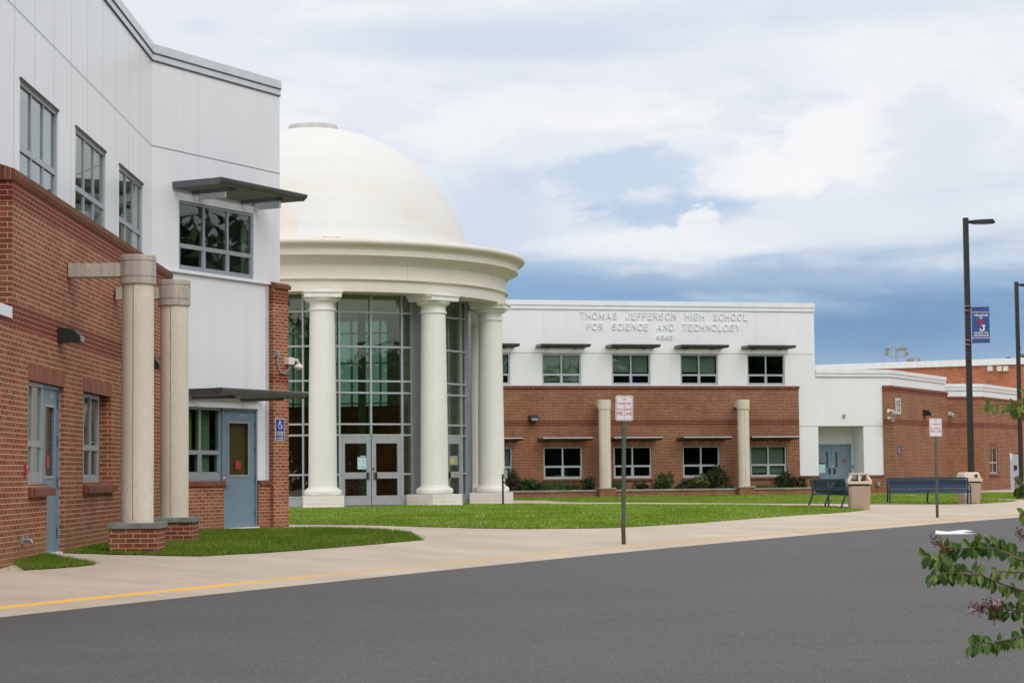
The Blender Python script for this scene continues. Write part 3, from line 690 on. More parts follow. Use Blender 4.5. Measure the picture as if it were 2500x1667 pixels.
MB(WB.F).wall(0.0, sEnd, 4.80, 8.62, -.30, 0.0, [(wb0, wb1, 4.84, 6.13)]).build('upper_wall', WHITE_B, LW)
window(LW, WB, wb0, wb1, 4.84, 6.13, 3, 5.30, 0.0, rec=.02, outer=.055)
MB(WB.F).box(0.02, sEnd-.001, .0, .035, 4.775, 4.815).build('drip_edge', TRIMW, LW)
parapet(LW, WA, sA0, -.02, 8.90, mat=TRIMG, hs=(.155, .135)); parapet(LW, WB, -.02, sEnd, 8.90, ext1=.01, mat=TRIMG, hs=(.155, .135))
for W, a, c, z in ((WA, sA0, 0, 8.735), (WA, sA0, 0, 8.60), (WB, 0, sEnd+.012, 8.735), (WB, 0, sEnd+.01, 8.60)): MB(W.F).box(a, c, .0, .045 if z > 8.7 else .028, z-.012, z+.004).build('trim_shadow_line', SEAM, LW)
# roof and back so the block is closed
e1 = WB.P(sEnd, 0, 0); e2 = e1+Vector((-9, 5, 0)); a1_ = WA.P(sA0, 0, 0)
b = MB(); poly = [(a1_.x-.2, a1_.y), (WA.o.x-.2, WA.o.y), (e1.x-.2, e1.y), (e2.x, e2.y), (-15, 14)]
b.face([(x, y, 8.5) for x, y in poly]); b.build('roof', GREY, LW)
b = MB(); b.face([(e1.x, e1.y, -.3), (e2.x, e2.y, -.3), (e2.x, e2.y, 8.55), (e1.x, e1.y, 8.55)]); b.build('end_wall', WHITE_B, LW)
b = MB(); b.face([(-7.4, 14, -.3), (-15, 14, -.3), (-15, 14, 8.5), (-7.4, 14, 8.5)]); b.face([(-8.5, 14, -.3), (-8.9, 36, -.3), (-8.9, 36, 8.5), (-8.5, 14, 8.5)])
b.face([(-8.9, 36, -.3), (-6.0, 42.5, -.3), (-6.0, 42.5, 8.5), (-8.9, 36, 8.5)]); b.face([(-15, 14, 4.3), (-6.7, 14, 4.3), (-6.9, 38, 4.3), (-15, 38, 4.3)]); b.build('interior', ROOM, LW)
# brick long wall
sU = WA.S(28.5, NB, 700)          # upper brick starts here
d0, d1 = WA.S(115, NB), WA.S(156, NB); w0 = WA.S(68, NB); w2, w3 = WA.S(202, NB), WA.S(271, NB)
sBr = -.05+WA.S(418, NB)          # right end of the brick
holes = [(w0, d0, .93, 2.22), (d0, d1, -.05, 2.22), (w2, w3, .94, 2.22)]
MB(WA.F).wall(sA0, sBr, -.6, 2.93, -.05, NB, holes).build('lower_wall', BR_A, LW)
MB(WA.F).wall(sU, sBr, 2.93, 4.62, -.01, NB, []).build('lower_wall', BR_A, LW)
b = MB(WA.F); b.box(w0, d1, -.9, -.85, -.1, 2.3).build('interior', ROOM, LW); MB(WA.F).box(w2-.3, w3+.3, -.9, -.85, .3, 2.5).build('interior', ROOM, LW)
cap(LW, WA, sU-.03, sBr+.03, .0, NB, 4.83, 4.70)
lintel(LW, WA, w0-.02, d1+.02, 2.22, .19, NB); lintel(LW, WA, w2-.02, w3+.02, 2.22, .19, NB)
sill(LW, WA, w0+.02, d0+.12, .92, NB, .09, .14); sill(LW, WA, w2, w3+.1, .93, NB, .09, .14)
window(LW, WA, w0, d0, .93, 2.22, 2, 1.45, NB, rec=.06, panel_h=.06, blinds=((1, 1.0, 2.1), (0, 1.6, 2.1)))
window(LW, WA, w2, WA.S(258, NB), .94, 2.22, 3, 1.45, NB, rec=.10, panel_h=.02)
MB(WA.F).box(WA.S(258, NB)+.0, w3, NB-.22, NB-.18, .94, 2.22).build('jamb', BR_A, LW)
def wing_door(W, s0, s1, z1, n, name='door', glz=(.30, .55), hs=None):
    f = MB(W.F); f.box(s0, s0+.045, n-.12, n-.04, -.02, z1); f.box(s1-.045, s1, n-.12, n-.04, -.02, z1); f.box(s0+.045, s1-.045, n-.12, n-.04, z1-.05, z1)
    fo = f.build('door_frame', DOORB, LW)
    a, c = s0+.05, s1-.05; gl0 = a+(c-a)*.17; gl1 = c-(c-a)*.20; gz0, gz1 = 1.02, z1-.27
    d = MB(W.F).wall(a, c, .035, z1-.055, n-.11, n-.065, [(gl0, gl1, gz0, gz1)]).build(name, DOORB, LW)
    q = MB(W.F); q.wall(gl0-.02, gl1+.02, gz0-.02, gz1+.02, n-.065, n-.055, [(gl0+.015, gl1-.015, gz0+.015, gz1-.015)]).build('glazing_bead', FRAME, d)
    MB(W.F).box(gl0, gl1, n-.095, n-.088, gz0, gz1).build('pane', GL_D, d)
    bl = MB(W.F); zz = gz0
    while zz < gz1-.03: bl.face([(gl0, n-.115, zz), (gl1-.02, n-.115, zz), (gl1-.02, n-.13, zz+.02), (gl0, n-.13, zz+.02)]); zz += .023
    bl.build('blind', BLINDT, d)
    MB(W.F).box(gl0+(gl1-gl0)*.38, gl0+(gl1-gl0)*.66, n-.0865, n-.084, gz0+.12, gz0+.28).build('sticker', RED, d)
    MB(W.F).box(a+.0, a+.07, n-.064, n-.058, .90, 1.04).build('sticker', RED, d)
    MB(W.F).box(a+.018, a+.052, n-.0575, n-.055, .96, 1.01).build('sticker', PAPERW, d)
    MB(W.F).box(a+.50*(c-a), a+.72*(c-a), n-.064, n-.060, z1-.17, z1-.11).build('number_plate', DOORG, d)
    h = MB(W.F); h.tube([(a+.06, n-.065, .83), (a+.06, n-.005, .83)], .012); h.tube([(a+.055, n-.008, .83), (a+.15, n-.004, .825)], .011); h.box(a+.03, a+.09, n-.066, n-.058, .76, .90); h.build('handle', BRASS, d)
    hinges(d, W, c+.005, (.28, .95, 1.50, 2.0), n-.075)
    MB(W.F).box(s0, s1, n-.2, n+.01, -.02, .03).build('threshold', TRIMW, LW)
    return d
wing_door(WA, d0, d1, 2.22, NB-.02)
# canopy edge at the far left
MB(WA.F).box(sA0, sU-.04, .1, NB+.02, 2.905, 3.04).build('canopy', TRIMW, LW)
# canted wall, ground floor
s_d0, s_d1 = WB.S(545, -.02, 1150), WB.S(630, -.02, 1150)
sR = WB.S(657, 0, 900)
wl0 = WB.S(415, 0, 1100)
MB(WB.F).wall(.15, sR, .92, 4.78, -.30, -.03, [(.35, s_d1, .90, 2.31)]).build('lower_wall', WHITE_BL, LW)
MB(WB.F).box(sR-.09, sR, -.03, -.005, .92, 4.775).build('corner_flashing', TRIMG, LW)
MB(WB.F).box(.3, s_d1+.01, -.03, .015, 2.31, 2.345).build('drip_edge', TRIMW, LW)
MB(WB.F).wall(.15, s_d0, -.5, .84, -.30, .0).build('lower_wall', BR_B, LW)
MB(WB.F).wall(s_d1, sR+.02, -.5, .84, -.30, .0).build('lower_wall', BR_B, LW)
cap(LW, WB, .35, s_d0-.0, -.04, 0, .93, .90, .09); cap(LW, WB, s_d1+.01, WB.S(665, .0, 1176), -.04, .0, .93, .90, .09)
window(LW, WB, .35, s_d0-.001, .93, 2.31, 3, 1.47, 0, rec=.08, panel_h=.08, outer=.05, blinds=((0, 1.55, 2.2, .1), (1, 1.50, 2.2, .10), (2, 1.5, 2.24, .13), (2, 1.05, 1.40, .14)))
MB(WB.F).box(.2, s_d1+.3, -1.0, -.95, -.1, 2.4).build('interior', ROOM, LW)
wing_door(WB, s_d0, s_d1, 2.31, 0.0)
# brick pier at the end
pr0, pr1 = sR+.02, WB.S(705, .10, 1200)
MB(WB.F).wall(pr0, pr1, -.5, 4.70, -.6, .10).build('pier', BR_B, LW)
MB(WB.F).prism([(-.6, 4.83), (.06, 4.83), (.15, 4.78), (.15, 4.71), (.11, 4.70), (-.6, 4.70)], pr0-.0, pr1+.03).build('wall_cap', CAPB, LW)
# sunshades of the canted wall
aw0 = WB.S(421, 0, 447); awning(LW, WB, aw0, 2.80, 6.445)
MB(WB.F).box(aw0+.8, aw0+.86, 0, .6, 6.20, 6.33).build('awning_bracket', TRIMG, LW); MB(WB.F).box(aw0+2.6, aw0+2.66, 0, .6, 6.20, 6.33).build('awning_bracket', TRIMG, LW)
awning(LW, WB, aw0, 2.80, 2.61)

def concrete_column(root, x, y, r=.216, ztop=4.01, face=Matrix.Identity(4), beam=1.0, beam_dir=(-1, 0), ped=.64, zb=.32, mat=STONE, cmat=STONEC, copmat=COPING, rot=0.0):
    F = Matrix.Translation((x, y, 0)) @ Matrix.Rotation(rot, 4, 'Z'); zc = ztop-.39
    s = MB(F).lathe([(r, .36), (r, 1.5), (r*.99, zc+.01)], 40).build('column', mat, root, smooth=True)
    MB(F).lathe([(r+.028, zc), (r+.028, zc+.085), (r+.018, zc+.088), (r+.018, zc+.1), (r+.028, zc+.103), (r+.028, zc+.30), (r+.018, zc+.303), (r+.018, zc+.312), (r+.028, zc+.315), (r+.028, ztop-.01), (r+.02, ztop)], 40).build('capital', cmat, s, smooth=True)
    a = -.12
    for ang in (a, a+math.pi):
        j = MB(F @ Matrix.Rotation(ang, 4, 'Z')).box(-.004, .004, -r-.001, -r+.01, .42, zc).build('joint', SEAM, s)
    h = ped/2
    MB(F).box(-h, h, -h, h, -.5, zb).build('pedestal', BR_P, s)
    MB(F).box(-h-.03, h+.03, -h-.03, h+.03, zb, zb+.075).build('coping', copmat, s, bevel=.006)
    bd = Vector((beam_dir[0], beam_dir[1], 0)).normalized(); B = Matrix.Translation((x, y, 0)) @ Matrix.Rotation(math.atan2(bd.y, bd.x), 4, 'Z')
    MB(B).box(r*.8, beam, -.11, .11, zc+.10, zc+.285).build('beam', cmat, s, bevel=.004)
    return s
concrete_column(LW, -5.08, 27.75, beam=.93); concrete_column(LW, -5.17, 31.3, beam=.88)

def wall_lamp(W, s, n, z, label, k=1.0):
    L = thing('wall_lamp', label, 'lamp', tuple(W.P(s, n, z-.1*k)), group='black wall lamps')
    MB(W.F).prism([(n, z-.10*k), (n+.30*k, z-.10*k), (n+.30*k, z-.02*k), (n+.22*k, z+.07*k), (n+.04, z+.10*k), (n, z+.10*k)], s-.14*k, s+.14*k).build('housing', BLACK, L, bevel=.01)
    MB(W.F).box(s-.11*k, s+.11*k, n+.30*k-.002, n+.30*k+.012, z-.095*k, z-.02*k).build('lens', GREY, L)
    return L
wall_lamp(WA, WA.S(140, NB)+.1, NB, 2.90, 'black wedge wall lamp above the left blue door')
wall_lamp(WA, WA.S(348, NB, 890), NB, 2.90, 'black wall lamp half hidden between the two left concrete columns')

# ================================================================== ROTUNDA
RC = (-6.79, 70.1); PH = R(5.53)
RO_ = thing('rotunda', 'round entrance pavilion with white dome, cream columns and green glass walls', 'building', (RC[0], RC[1], 0))
FR = Matrix.Translation((RC[0], RC[1], 0))
MB(FR).lathe([(5.75, 6.80), (5.75, 6.75), (6.58, 6.74), (6.58, 7.08), (6.60, 7.085), (6.68, 7.12), (6.68, 7.16), (6.60, 7.19), (6.60, 7.60), (6.64, 7.61), (6.64, 7.64), (6.69, 7.66), (6.73, 7.72), (6.80, 7.77), (6.88, 7.80), (7.00, 7.83), (7.02, 7.84), (7.02, 8.03), (7.04, 8.05), (7.05, 8.085), (7.08, 8.10), (7.10, 8.12), (7.18, 8.14), (7.245, 8.19), (7.265, 8.24), (7.25, 8.30), (7.19, 8.345), (7.08, 8.36), (6.9, 8.33), (5.2, 8.30)], 144).build('entablature', ENTAB, RO_, smooth=True, ang=28)
for i in range(10):      # block joints of the stone ring
    a = PH+R(-9.5+36*i); F = FR @ Matrix.Rotation(a, 4, 'Z')
    MB(F).box(-.004, .004, -6.603, -6.5, 7.19, 7.60).box(-.004, .004, -7.023, -6.9, 7.84, 8.03).build('ring_joint', STONEC, RO_)
MB(FR).lathe([(0.02, 6.81), (5.9, 6.81)], 64, cap=False).build('ceiling', INNER, RO_)
cz, Rd = 7.65, 5.3; prof = [(5.30, 8.2)]
uvv = [0.0]
nb = 7
for i in range(nb*3+1):
    e_ = R(10.5)+(R(81)-R(10.5))*i/(nb*3)
    bulge = 1.0
    prof.append((5.42*math.cos(e_), 7.68+5.25*math.sin(e_))); uvv.append(i/3+.35)
prof = [(5.42, 8.2), (5.40, 8.58)]+prof[1:]; uvv = [0, .3]+uvv[1:]
MB(FR).lathe(prof, 60, uvs=uvv, cap=True).build('dome', DOME, RO_, smooth=True, ang=40)
MB(FR).lathe([(.84, 12.84), (.86, 12.86), (.86, 13.0), (.84, 13.03), (.05, 13.06)], 40).build('dome_cap', GREYC, RO_, smooth=True)
MB(FR).box(-.0, .42, -5.62, -5.45, 8.3, 8.50).build('roof_vent', TRIMW, RO_)
for a in (R(6), R(28)): MB(FR @ Matrix.Rotation(PH+a, 4, 'Z')).box(-.2, .2, -5.55, -5.4, 8.3, 8.56).box(-.27, .27, -5.6, -5.35, 8.56, 8.60).build('roof_vent', TRIMW, RO_)
def rot_column(a):
    F = FR @ Matrix.Rotation(a, 4, 'Z') @ Matrix.Translation((0, -6.15, 0))
    s = MB(F).lathe([(.455, .60), (.448, .64), (.442, .9), (.44, 1.8), (.43, 3.2), (.41, 4.8), (.392, 6.17)], 48).build('column', CREAM, RO_, smooth=True)
    MB(F).lathe([(.455, .64), (.50, .62), (.50, .585), (.56, .575), (.595, .53), (.60, .48), (.585, .42), (.55, .39), (.3, .385)], 48).build('base', CREAM, s, smooth=True)
    MB(F).box(-.63, .63, -.63, .63, -.3, .13).box(-.628, .628, -.628, .628, .134, .385).build('plinth', PLINTH, s, bevel=.008)
    MB(F).lathe([(.393, 6.15), (.43, 6.16), (.437, 6.19), (.43, 6.225), (.398, 6.24), (.398, 6.38), (.42, 6.39), (.42, 6.405), (.50, 6.44), (.545, 6.49), (.56, 6.54), (.3, 6.545)], 48).build('capital', CREAM, s, smooth=True)
    MB(F).box(-.58, .58, -.58, .58, 6.545, 6.66).prism([(-.58, 6.66), (.58, 6.66), (.60, 6.68), (.62, 6.70), (.62, 6.748), (-.62, 6.748), (-.62, 6.70), (-.60, 6.68)], -.62, .62).build('abacus', CREAM, s, bevel=.004)
    MB(F).box(-.3, .3, -.45, .5, 6.75, 6.80).build('bearing', CREAM, s)
    return s
for i in range(-3, 7): rot_column(PH+R(2.4+36*i))
AP_ = 5.15; HW = AP_*math.tan(R(18))
ROWS = [.33, 1.035, 2.284, 2.633, 3.632, 4.007, 5.105, 6.207]
def facet(i):
    a = PH+R(20.4+36*i); F = FR @ Matrix.Rotation(a, 4, 'Z') @ Matrix.Translation((0, -AP_, 0))
    door = i in (0, 1)
    f = MB(F); bw = .028
    f.box(-HW, -HW+.16, -.06, .14, 0, 6.82) if False else None
    for x in (-1.42, -1.08, 0, 1.08, 1.42):
        z0 = 2.30 if (door and x == 0) else 0.0
        f.box(x-bw, x+bw, -.05, .10, z0, 6.82)
    for z in ROWS+[6.79]:
        for xa, xb in ((-1.42+bw, -1.08-bw), (-1.08+bw, -bw), (bw, 1.08-bw), (1.08+bw, 1.42-bw)):
            if door and z < 2.2 and abs((xa+xb)/2) < 1: continue
            f.box(xa, xb, -.043, .093, z-bw, z+bw)
    for xa, xb in ((-1.42+bw, -1.08-bw), (-1.08+bw, -bw), (bw, 1.08-bw), (1.08+bw, 1.42-bw)):
        if door and abs((xa+xb)/2) < 1: continue
        f.box(xa, xb, -.02, .08, 0.0, .30)
    fo = f.build('curtain_wall', MULL, RO_)
    g = MB(F)
    if door: g.box(-1.42, 1.42, .02, .028, 2.29, 6.8); g.box(-1.42, -1.08, .02, .028, .3, 2.29); g.box(1.08, 1.42, .02, .028, .3, 2.29)
    else: g.box(-1.42, 1.42, .02, .028, .3, 6.8)
    g.build('glass', GL_R, fo)
    if door:
        for sgn in (-1, 1):
            a0, a1 = (.012, 1.05) if sgn > 0 else (-1.05, -.012)
            x0, x1 = a0+.0, a1
            inner0, inner1 = (x0+.15, x1-.15)
            d = MB(F).wall(x0, x1, .06, 2.25, -.035, .02, [(inner0, inner1, 1.10, 2.02), (inner0, inner1, .36, .90)]).build('door', DOORG, RO_)
            MB(F).box(inner0, inner1, -.005, .0, 1.10, 2.02).box(inner0, inner1, -.005, .0, .36, .90).build('pane', GL_D, d)
            hx = x0+.09 if sgn > 0 else x1-.09
            MB(F).box(hx-.035, hx+.035, -.055, -.035, .87, 1.10).build('handle_plate', BRASS, d)
            MB(F).box(hx+sgn*.045-.02, hx+sgn*.045+.02, -.12, -.055, .88, 1.09).build('handle', BLACK, d)
            if sgn < 0 and i == 0:
                p = MB(F).box(inner1-.30, inner1-.0, -.012, -.006, 1.20, 1.58).build('poster', CYAN, d)
                MB(F).box(inner1-.30, inner1, -.016, -.012, 1.58, 1.64).build('poster_header', BLACK, p)
                MB(F).box(inner1-.20, inner1-.03, -.0185, -.016, 1.598, 1.622).build('header_print', PAPERW, p)
                MB(F).box(inner1-.24, inner1-.215, -.0145, -.012, 1.42, 1.50).box(inner1-.10, inner1-.07, -.0145, -.012, 1.38, 1.49).box(inner1-.14, inner1-.07, -.0145, -.012, 1.24, 1.29).build('poster_figures', ORANGE, p)
            if sgn > 0 and i == 0: MB(F).box(.03, .105, -.038, -.0352, 1.16, 1.26).build('sticker', RED, d)
            if sgn > 0 and i == 1:
                MB(F).box(inner0+.1, inner1-.08, -.012, -.006, 1.32, 1.62).build('notice', SHADE, d)
                MB(F @ Matrix.Translation((inner0+.30, 0, 1.46)) @ Matrix.Rotation(R(90), 4, 'X')).lathe([(.0001, .013), (.085, .013), (.085, .02)], 20).build('sticker', YELLOW, d)
    # corner pier
    Fp = FR @ Matrix.Rotation(a+R(18), 4, 'Z') @ Matrix.Translation((0, -AP_/math.cos(R(18)), 0))
    MB(Fp).box(-.27, .27, -.03, .22, 0, 6.82).build('pier', PIERM, RO_, bevel=.01)
for i in range(10): facet(i)
MB(FR).lathe([(.02, .02), (6.9, .02), (7.1, .015), (7.1, -.3)], 64, cap=False).build('floor', CONC, RO_)
MB(FR).lathe([(4.6, .03), (4.6, 3.5), (4.4, 3.5)], 32, a0=PH+R(120), a1=PH+R(250), cap=False).build('lobby_wall', BR_I, RO_)
MB(FR).box(-4.4, -1.2, 0.6, 1.2, .02, .95).build('reception_desk', RED, RO_)
b = MB(FR)
for i in range(6):
    a = PH+R(150+i*24); b.lathe([(.14, 0), (.14, 6.8)], 12, cx=3.4*math.sin(a), cy=-3.4*math.cos(a))
b.build('lobby_column', INNER, RO_)
# conduit on the pier
MB(WM.F).tube([WM.F.inverted() @ Vector(p) for p in ((-.74, 69.3, 6), (-.74, 69.3, .35), (-.70, 69.2, .12), (-.55, 69.0, .04))], .03).build('downpipe', MULL, RO_)

# ================================================================== MAIN WING
MW = thing('main_wing', 'two storey front with white upper wall, raised school name and brick ground floor', 'building', tuple(WM.P(8, 0, 0)))
mS = lambda u, v=1000, n=0: WM.S(u, n, v)
x0 = mS(1130); xE = mS(1989.5, 900); xB = mS(1951.5, 1050, .12)
upw = [(1149, 1245.6), (1323, 1419), (1493.5, 1588), (1661, 1753), (1824.6, 1916)]
upz = (4.74, 6.06)
ups = [(mS(a, 900), mS(c, 900)) for a, c in upw]
loww = [(1156, 1250.5), (1327, 1422), (1498.5, 1591.5), (1667, 1757.5), (1832, 1921)]
lows = [(mS(a, 1120, .12), mS(c, 1120, .12)) for a, c in loww]; lowz = (.78, 2.12)
topz = WM.sz(1988, 741.4)[1]
MB(WM.F).wall(x0, xE, 4.62, topz, -.3, 0, [(a, c, *upz) for a, c in ups]).build('upper_wall', WHITE_M, MW)
MB(WM.F).wall(x0, xB, -.3, 4.62, -.2, .12, [(a, c, *lowz) for a, c in lows]).build('lower_wall', BR_M, MW)
MB(WM.F).prism([(-.0, 4.70), (.10, 4.70), (.16, 4.66), (.16, 4.58), (.125, 4.56), (-.0, 4.56)], x0, xB+.03).build('wall_cap', CAPB, MW)
MB(WM.F).box(xB, xE, -.3, -.002, .80, 4.62).build('upper_wall', WHITE_R, MW)
parapet(MW, WM, x0, xE, topz+.02, ext1=.03, hs=(.20, .17))
for z in (topz-.18, topz-.35): MB(WM.F).box(x0, xE+.03, 0, .078 if z > topz-.3 else .05, z-.012, z+.0).build('trim_shadow_line', TRIMG, MW)
end_ = WM.P(xE, 0, 0); bk = end_+WB.s*14
b = MB(); b.face([tuple(WM.P(x0, -.2, topz-.1)), tuple(WM.P(xE, -.2, topz-.1)), tuple(WM.P(xE, -14, topz-.1)), tuple(WM.P(x0, -14, topz-.1))]); b.build('roof', GREY, MW)
MB(WM.F).box(xE-.25, xE-.001, -14, -.3, -.2, topz).build('end_wall', WHITE_R, MW)
b = MB(WM.F); b.box(x0, xE-.3, -2.2, -2.1, -.1, topz-.3); b.box(x0, xE-.3, -2.1, -.3, 4.3, 4.4); b.build('interior', ROOM, MW)
shade = {0: ((0, 5.2, 6.0), (1, 5.25, 6.0)), 1: ((0, 4.9, 6.0), (1, 4.9, 6.0)), 2: ((0, 5.28, 6.0), (1, 5.28, 6.0)), 3: ((0, 5.3, 6.0), (1, 5.24, 6.0)), 4: ()}
for k, (a, c) in enumerate(ups):
    window(MW, WM, a, c, *upz, 2, 5.18, 0, FRAMEM, GL_M, rec=.04, bar=.06, blinds=shade[k], bmat=SHADE)
    awning(MW, WM, a-.26, 2.15, 6.42, proj=.95, th=.115, mat=AWN, lmat=AWNB)
shl = {0: ((0, .9, 2.1), (1, .9, 2.1)), 1: (), 2: (), 3: (), 4: ((0, .95, 2.1), (1, .92, 2.1))}
for k, (a, c) in enumerate(lows):
    window(MW, WM, a, c, *lowz, 2, 1.30, .12, FRAMEM, GL_M, rec=.06, bar=.06, blinds=shl[k], bmat=SHADE)
    MB(WM.F).box(a-.02, c+.02, .0, .124, 2.12, 2.34).build('lintel', SOLD, MW)
    MB(WM.F).prism([(.02, .78), (.19, .76), (.19, .68), (.02, .68)], a-.03, c+.03).build('sill', CAPB, MW)
    f = awning(MW, WM, a-.26, 2.15, 2.49, proj=.95, n0=.12, th=.115, mat=AWNB, lmat=AWNB)
    MB(WM.F).box(a-.26, a-.26+2.15, .95+.11, .95+.125, 2.47, 2.50).build('awning_edge', TRIMW, f)
zl = lambda u, v: WM.sz(u, v)[1]
ctr = (mS(1416, 780)+mS(1824, 780))/2
def wtext(txt, ua, ub, v0, v1, um):
    a, c = mS(ua, v0), mS(ub, v0); z0_ = zl(um, v1); z1_ = zl(um, v0)
    text('lettering', txt, WM.T((a+c)/2, .0, z0_), c-a, z1_-z0_, WHITE_R, MW, depth=.05, bold=.15, gap=.32)
wtext('THOMAS  JEFFERSON  HIGH  SCHOOL', 1416, 1824, 763, 780.5, 1620)
wtext('FOR  SCIENCE  AND  TECHNOLOGY', 1432, 1807, 789.8, 806.5, 1620)
wtext('6560', 1603, 1642, 817.5, 828, 1622)
for u in (1477, 1816):
    s = WM.S(u, 1.0, 1100); p = WM.P(s, 1.0, 0)
    concrete_column(MW, p.x, p.y, r=.25, ztop=WM.sz(u, 976, 1.0)[1], beam=.95, beam_dir=(-WM.n.x, -WM.n.y), ped=.68, rot=math.atan2(WM.s.y, WM.s.x), cmat=STONE, copmat=LSTONE)
wall_lamp(WM, mS(1300, 1020, .12), .12, WM.sz(1300, 1020, .12)[1], 'black wall lamp on the brick front of the main wing beside the rotunda', 1.25)
# planter bed
PL = thing('planter_bed', 'low brick planter bed with weathered stone coping below the lower windows', 'planter', tuple(WM.P(8, 1, 0)))
pe = WM.S(1993, .9, 1200)
MB(WM.F).box(mS(1150), pe, .80, .95, -.3, .24).box(pe-.15, pe, .15, .80, -.3, .24).build('retaining_wall', BR_P, PL)
MB(WM.F).box(mS(1150), pe+.02, .76, 1.0, .24, .31).box(pe-.17, pe+.02, .15, .76, .24, .31).build('coping', LSTONE, PL)
MB(WM.F).box(mS(1150), pe-.15, .13, .80, -.2, .22).build('soil', SOIL, PL)

# ================================================================== ENTRY BLOCK (low block to the right)
EB = thing('entry_block', 'low corner block with white entrance bay, blue double door and brick side', 'building', tuple(WM.P(18, 0, 0)))
rc0, rc1 = mS(1996.5), mS(2109, 1100); xC = mS(2175.5, 1000); xP = mS(2155, 1000); zE = 5.40; zBt = 4.68
doorz = WM.sz(2040, 1084, -1.22)[1]
MB(WM.F).wall(xE+.001, xP, .80, zE, -.3, -.004, [(rc0, rc1, .5, 2.95)]).build('wall', WHITE_R, EB)
MB(WM.F).wall(xB+.03, rc0, -.3, .70, -.25, .08).build('base_wall', BR_R, EB); MB(WM.F).wall(rc1, xP, -.3, .70, -.25, .08).build('base_wall', BR_R, EB)
cap(EB, WM, xB+.05, rc0+.02, -.004, .08, .81, .78, .09); cap(EB, WM, rc1-.02, xP, -.004, .08, .81, .78, .09)
MB(WM.F).wall(xP, xC, zBt, zE, -.3, -.003).build('wall', WHITE_R, EB)
MB(WM.F).wall(xP, xC+.04, -.3, zBt-.02, -.25, .08).build('brick_pier', BR_R, EB)
MB(WM.F).box(rc0-.05, rc1+.3, -1.5, -1.22, -.1, 3.2).box(rc0-.3, rc0-.002, -1.22, -.3, -.1, 3.2).box(rc1+.002, rc1+.3, -1.22, -.3, -.1, 3.2).box(rc0, rc1, -1.22, -.3, 2.952, 3.2).build('recess', WHITE_R, EB)
sd0, sd1 = WM.S(1996, -1.2, 1150), WM.S(2078, -1.2, 1150); sd0 = sd1-1.86
f = MB(WM.F); f.box(sd0, sd0+.05, -1.22, -1.15, 0, doorz); f.box(sd1-.05, sd1, -1.22, -1.15, 0, doorz); f.box(sd0+.05, sd1-.05, -1.22, -1.15, doorz-.06, doorz); f.build('door_frame', DOORB, EB)
mid = (sd0+sd1)/2
for sg in (-1, 1):
    a, c = (mid+.004, sd1-.05) if sg > 0 else (sd0+.05, mid-.004)
    vx = mid+sg*.22
    d = MB(WM.F).wall(a, c, .02, doorz-.065, -1.20, -1.165, [(vx-.045, vx+.045, 1.15, 1.85)]).build('door', DOORB, EB)
    MB(WM.F).box(vx-.045, vx+.045, -1.19, -1.185, 1.15, 1.85).build('pane', GL_D, d); MB(WM.F).box(vx-.045, vx+.045, -1.215, -1.21, 1.15, 1.85).build('backing', BLINDT, d)
    MB(WM.F).box(mid+sg*.12-.035, mid+sg*.12+.03, -1.165, -1.10, .88, 1.12).build('handle', BLACK, d, bevel=.01)
    MB(WM.F).box(mid+sg*.60-.08, mid+sg*.60+.08, -1.165, -1.162, 1.40, 1.52).build('sticker', RED, d)
    MB(WM.F).box(mid+sg*.62-.09, mid+sg*.62+.09, -1.165, -1.161, 1.98, 2.05).build('number_plate', DOORG, d)
    if sg < 0:
        MB(WM.F).box(mid-.60, mid-.32, -1.165, -1.160, .93, 1.30).build('poster', CYAN, d); MB(WM.F).box(mid-.60, mid-.32, -1.165, -1.158, 1.30, 1.36).build('poster_header', BLACK, d)
    else: MB(WM.F).box(mid+.0, mid+.07, -1.164, -1.160, 1.21, 1.26).build('sticker', PAPERW, d)
MB(WM.F).box(sd1+.06, sd1+.10, -1.219, -1.19, 1.14, 1.24).build('card_reader', BLACK, EB)
W1 = Wall(*WM.P(xC, 0, 0)[:2], 27.7)
s1e = W1.S(2310, 0, 1050)
MB(W1.F).wall(0, s1e, zBt, zE, -.3, 0).build('wall', WHITE_R, EB)
MB(W1.F).wall(.0, s1e+.05, -.3, zBt-.02, -.25, .08).build('side_wall', BR_R, EB)
cap(EB, W1, .02, s1e+.08, 0, .08, zBt+.06, zBt, .1); cap(EB, WM, xP, xC+.0, -.003, .08, zBt+.06, zBt, .1)
parapet(EB, WM, xE+.02, xC, zE+.02, ext1=.03, hs=(.15, .15)); parapet(EB, W1, 0, s1e, zE+.02, ext0=.0, hs=(.15, .15))
for W, a, c in ((WM, xE+.05, xC+.03), (W1, 0, s1e)): MB(W.F).box(a, c, 0, .079, zE-.145, zE-.130).box(a, c, 0, .05, zE-.30, zE-.285).build('trim_shadow_line', TRIMG, EB)
p1 = WM.P(xE, -.1, zE-.1); p2 = WM.P(xC, -.1, zE-.1); p3 = W1.P(s1e, -.1, zE-.1); p4 = WM.P(xE, -12, zE-.1)
b = MB(); b.face([tuple(p1), tuple(p2), tuple(p3), tuple(p4)]); b.build('roof', GREY, EB)
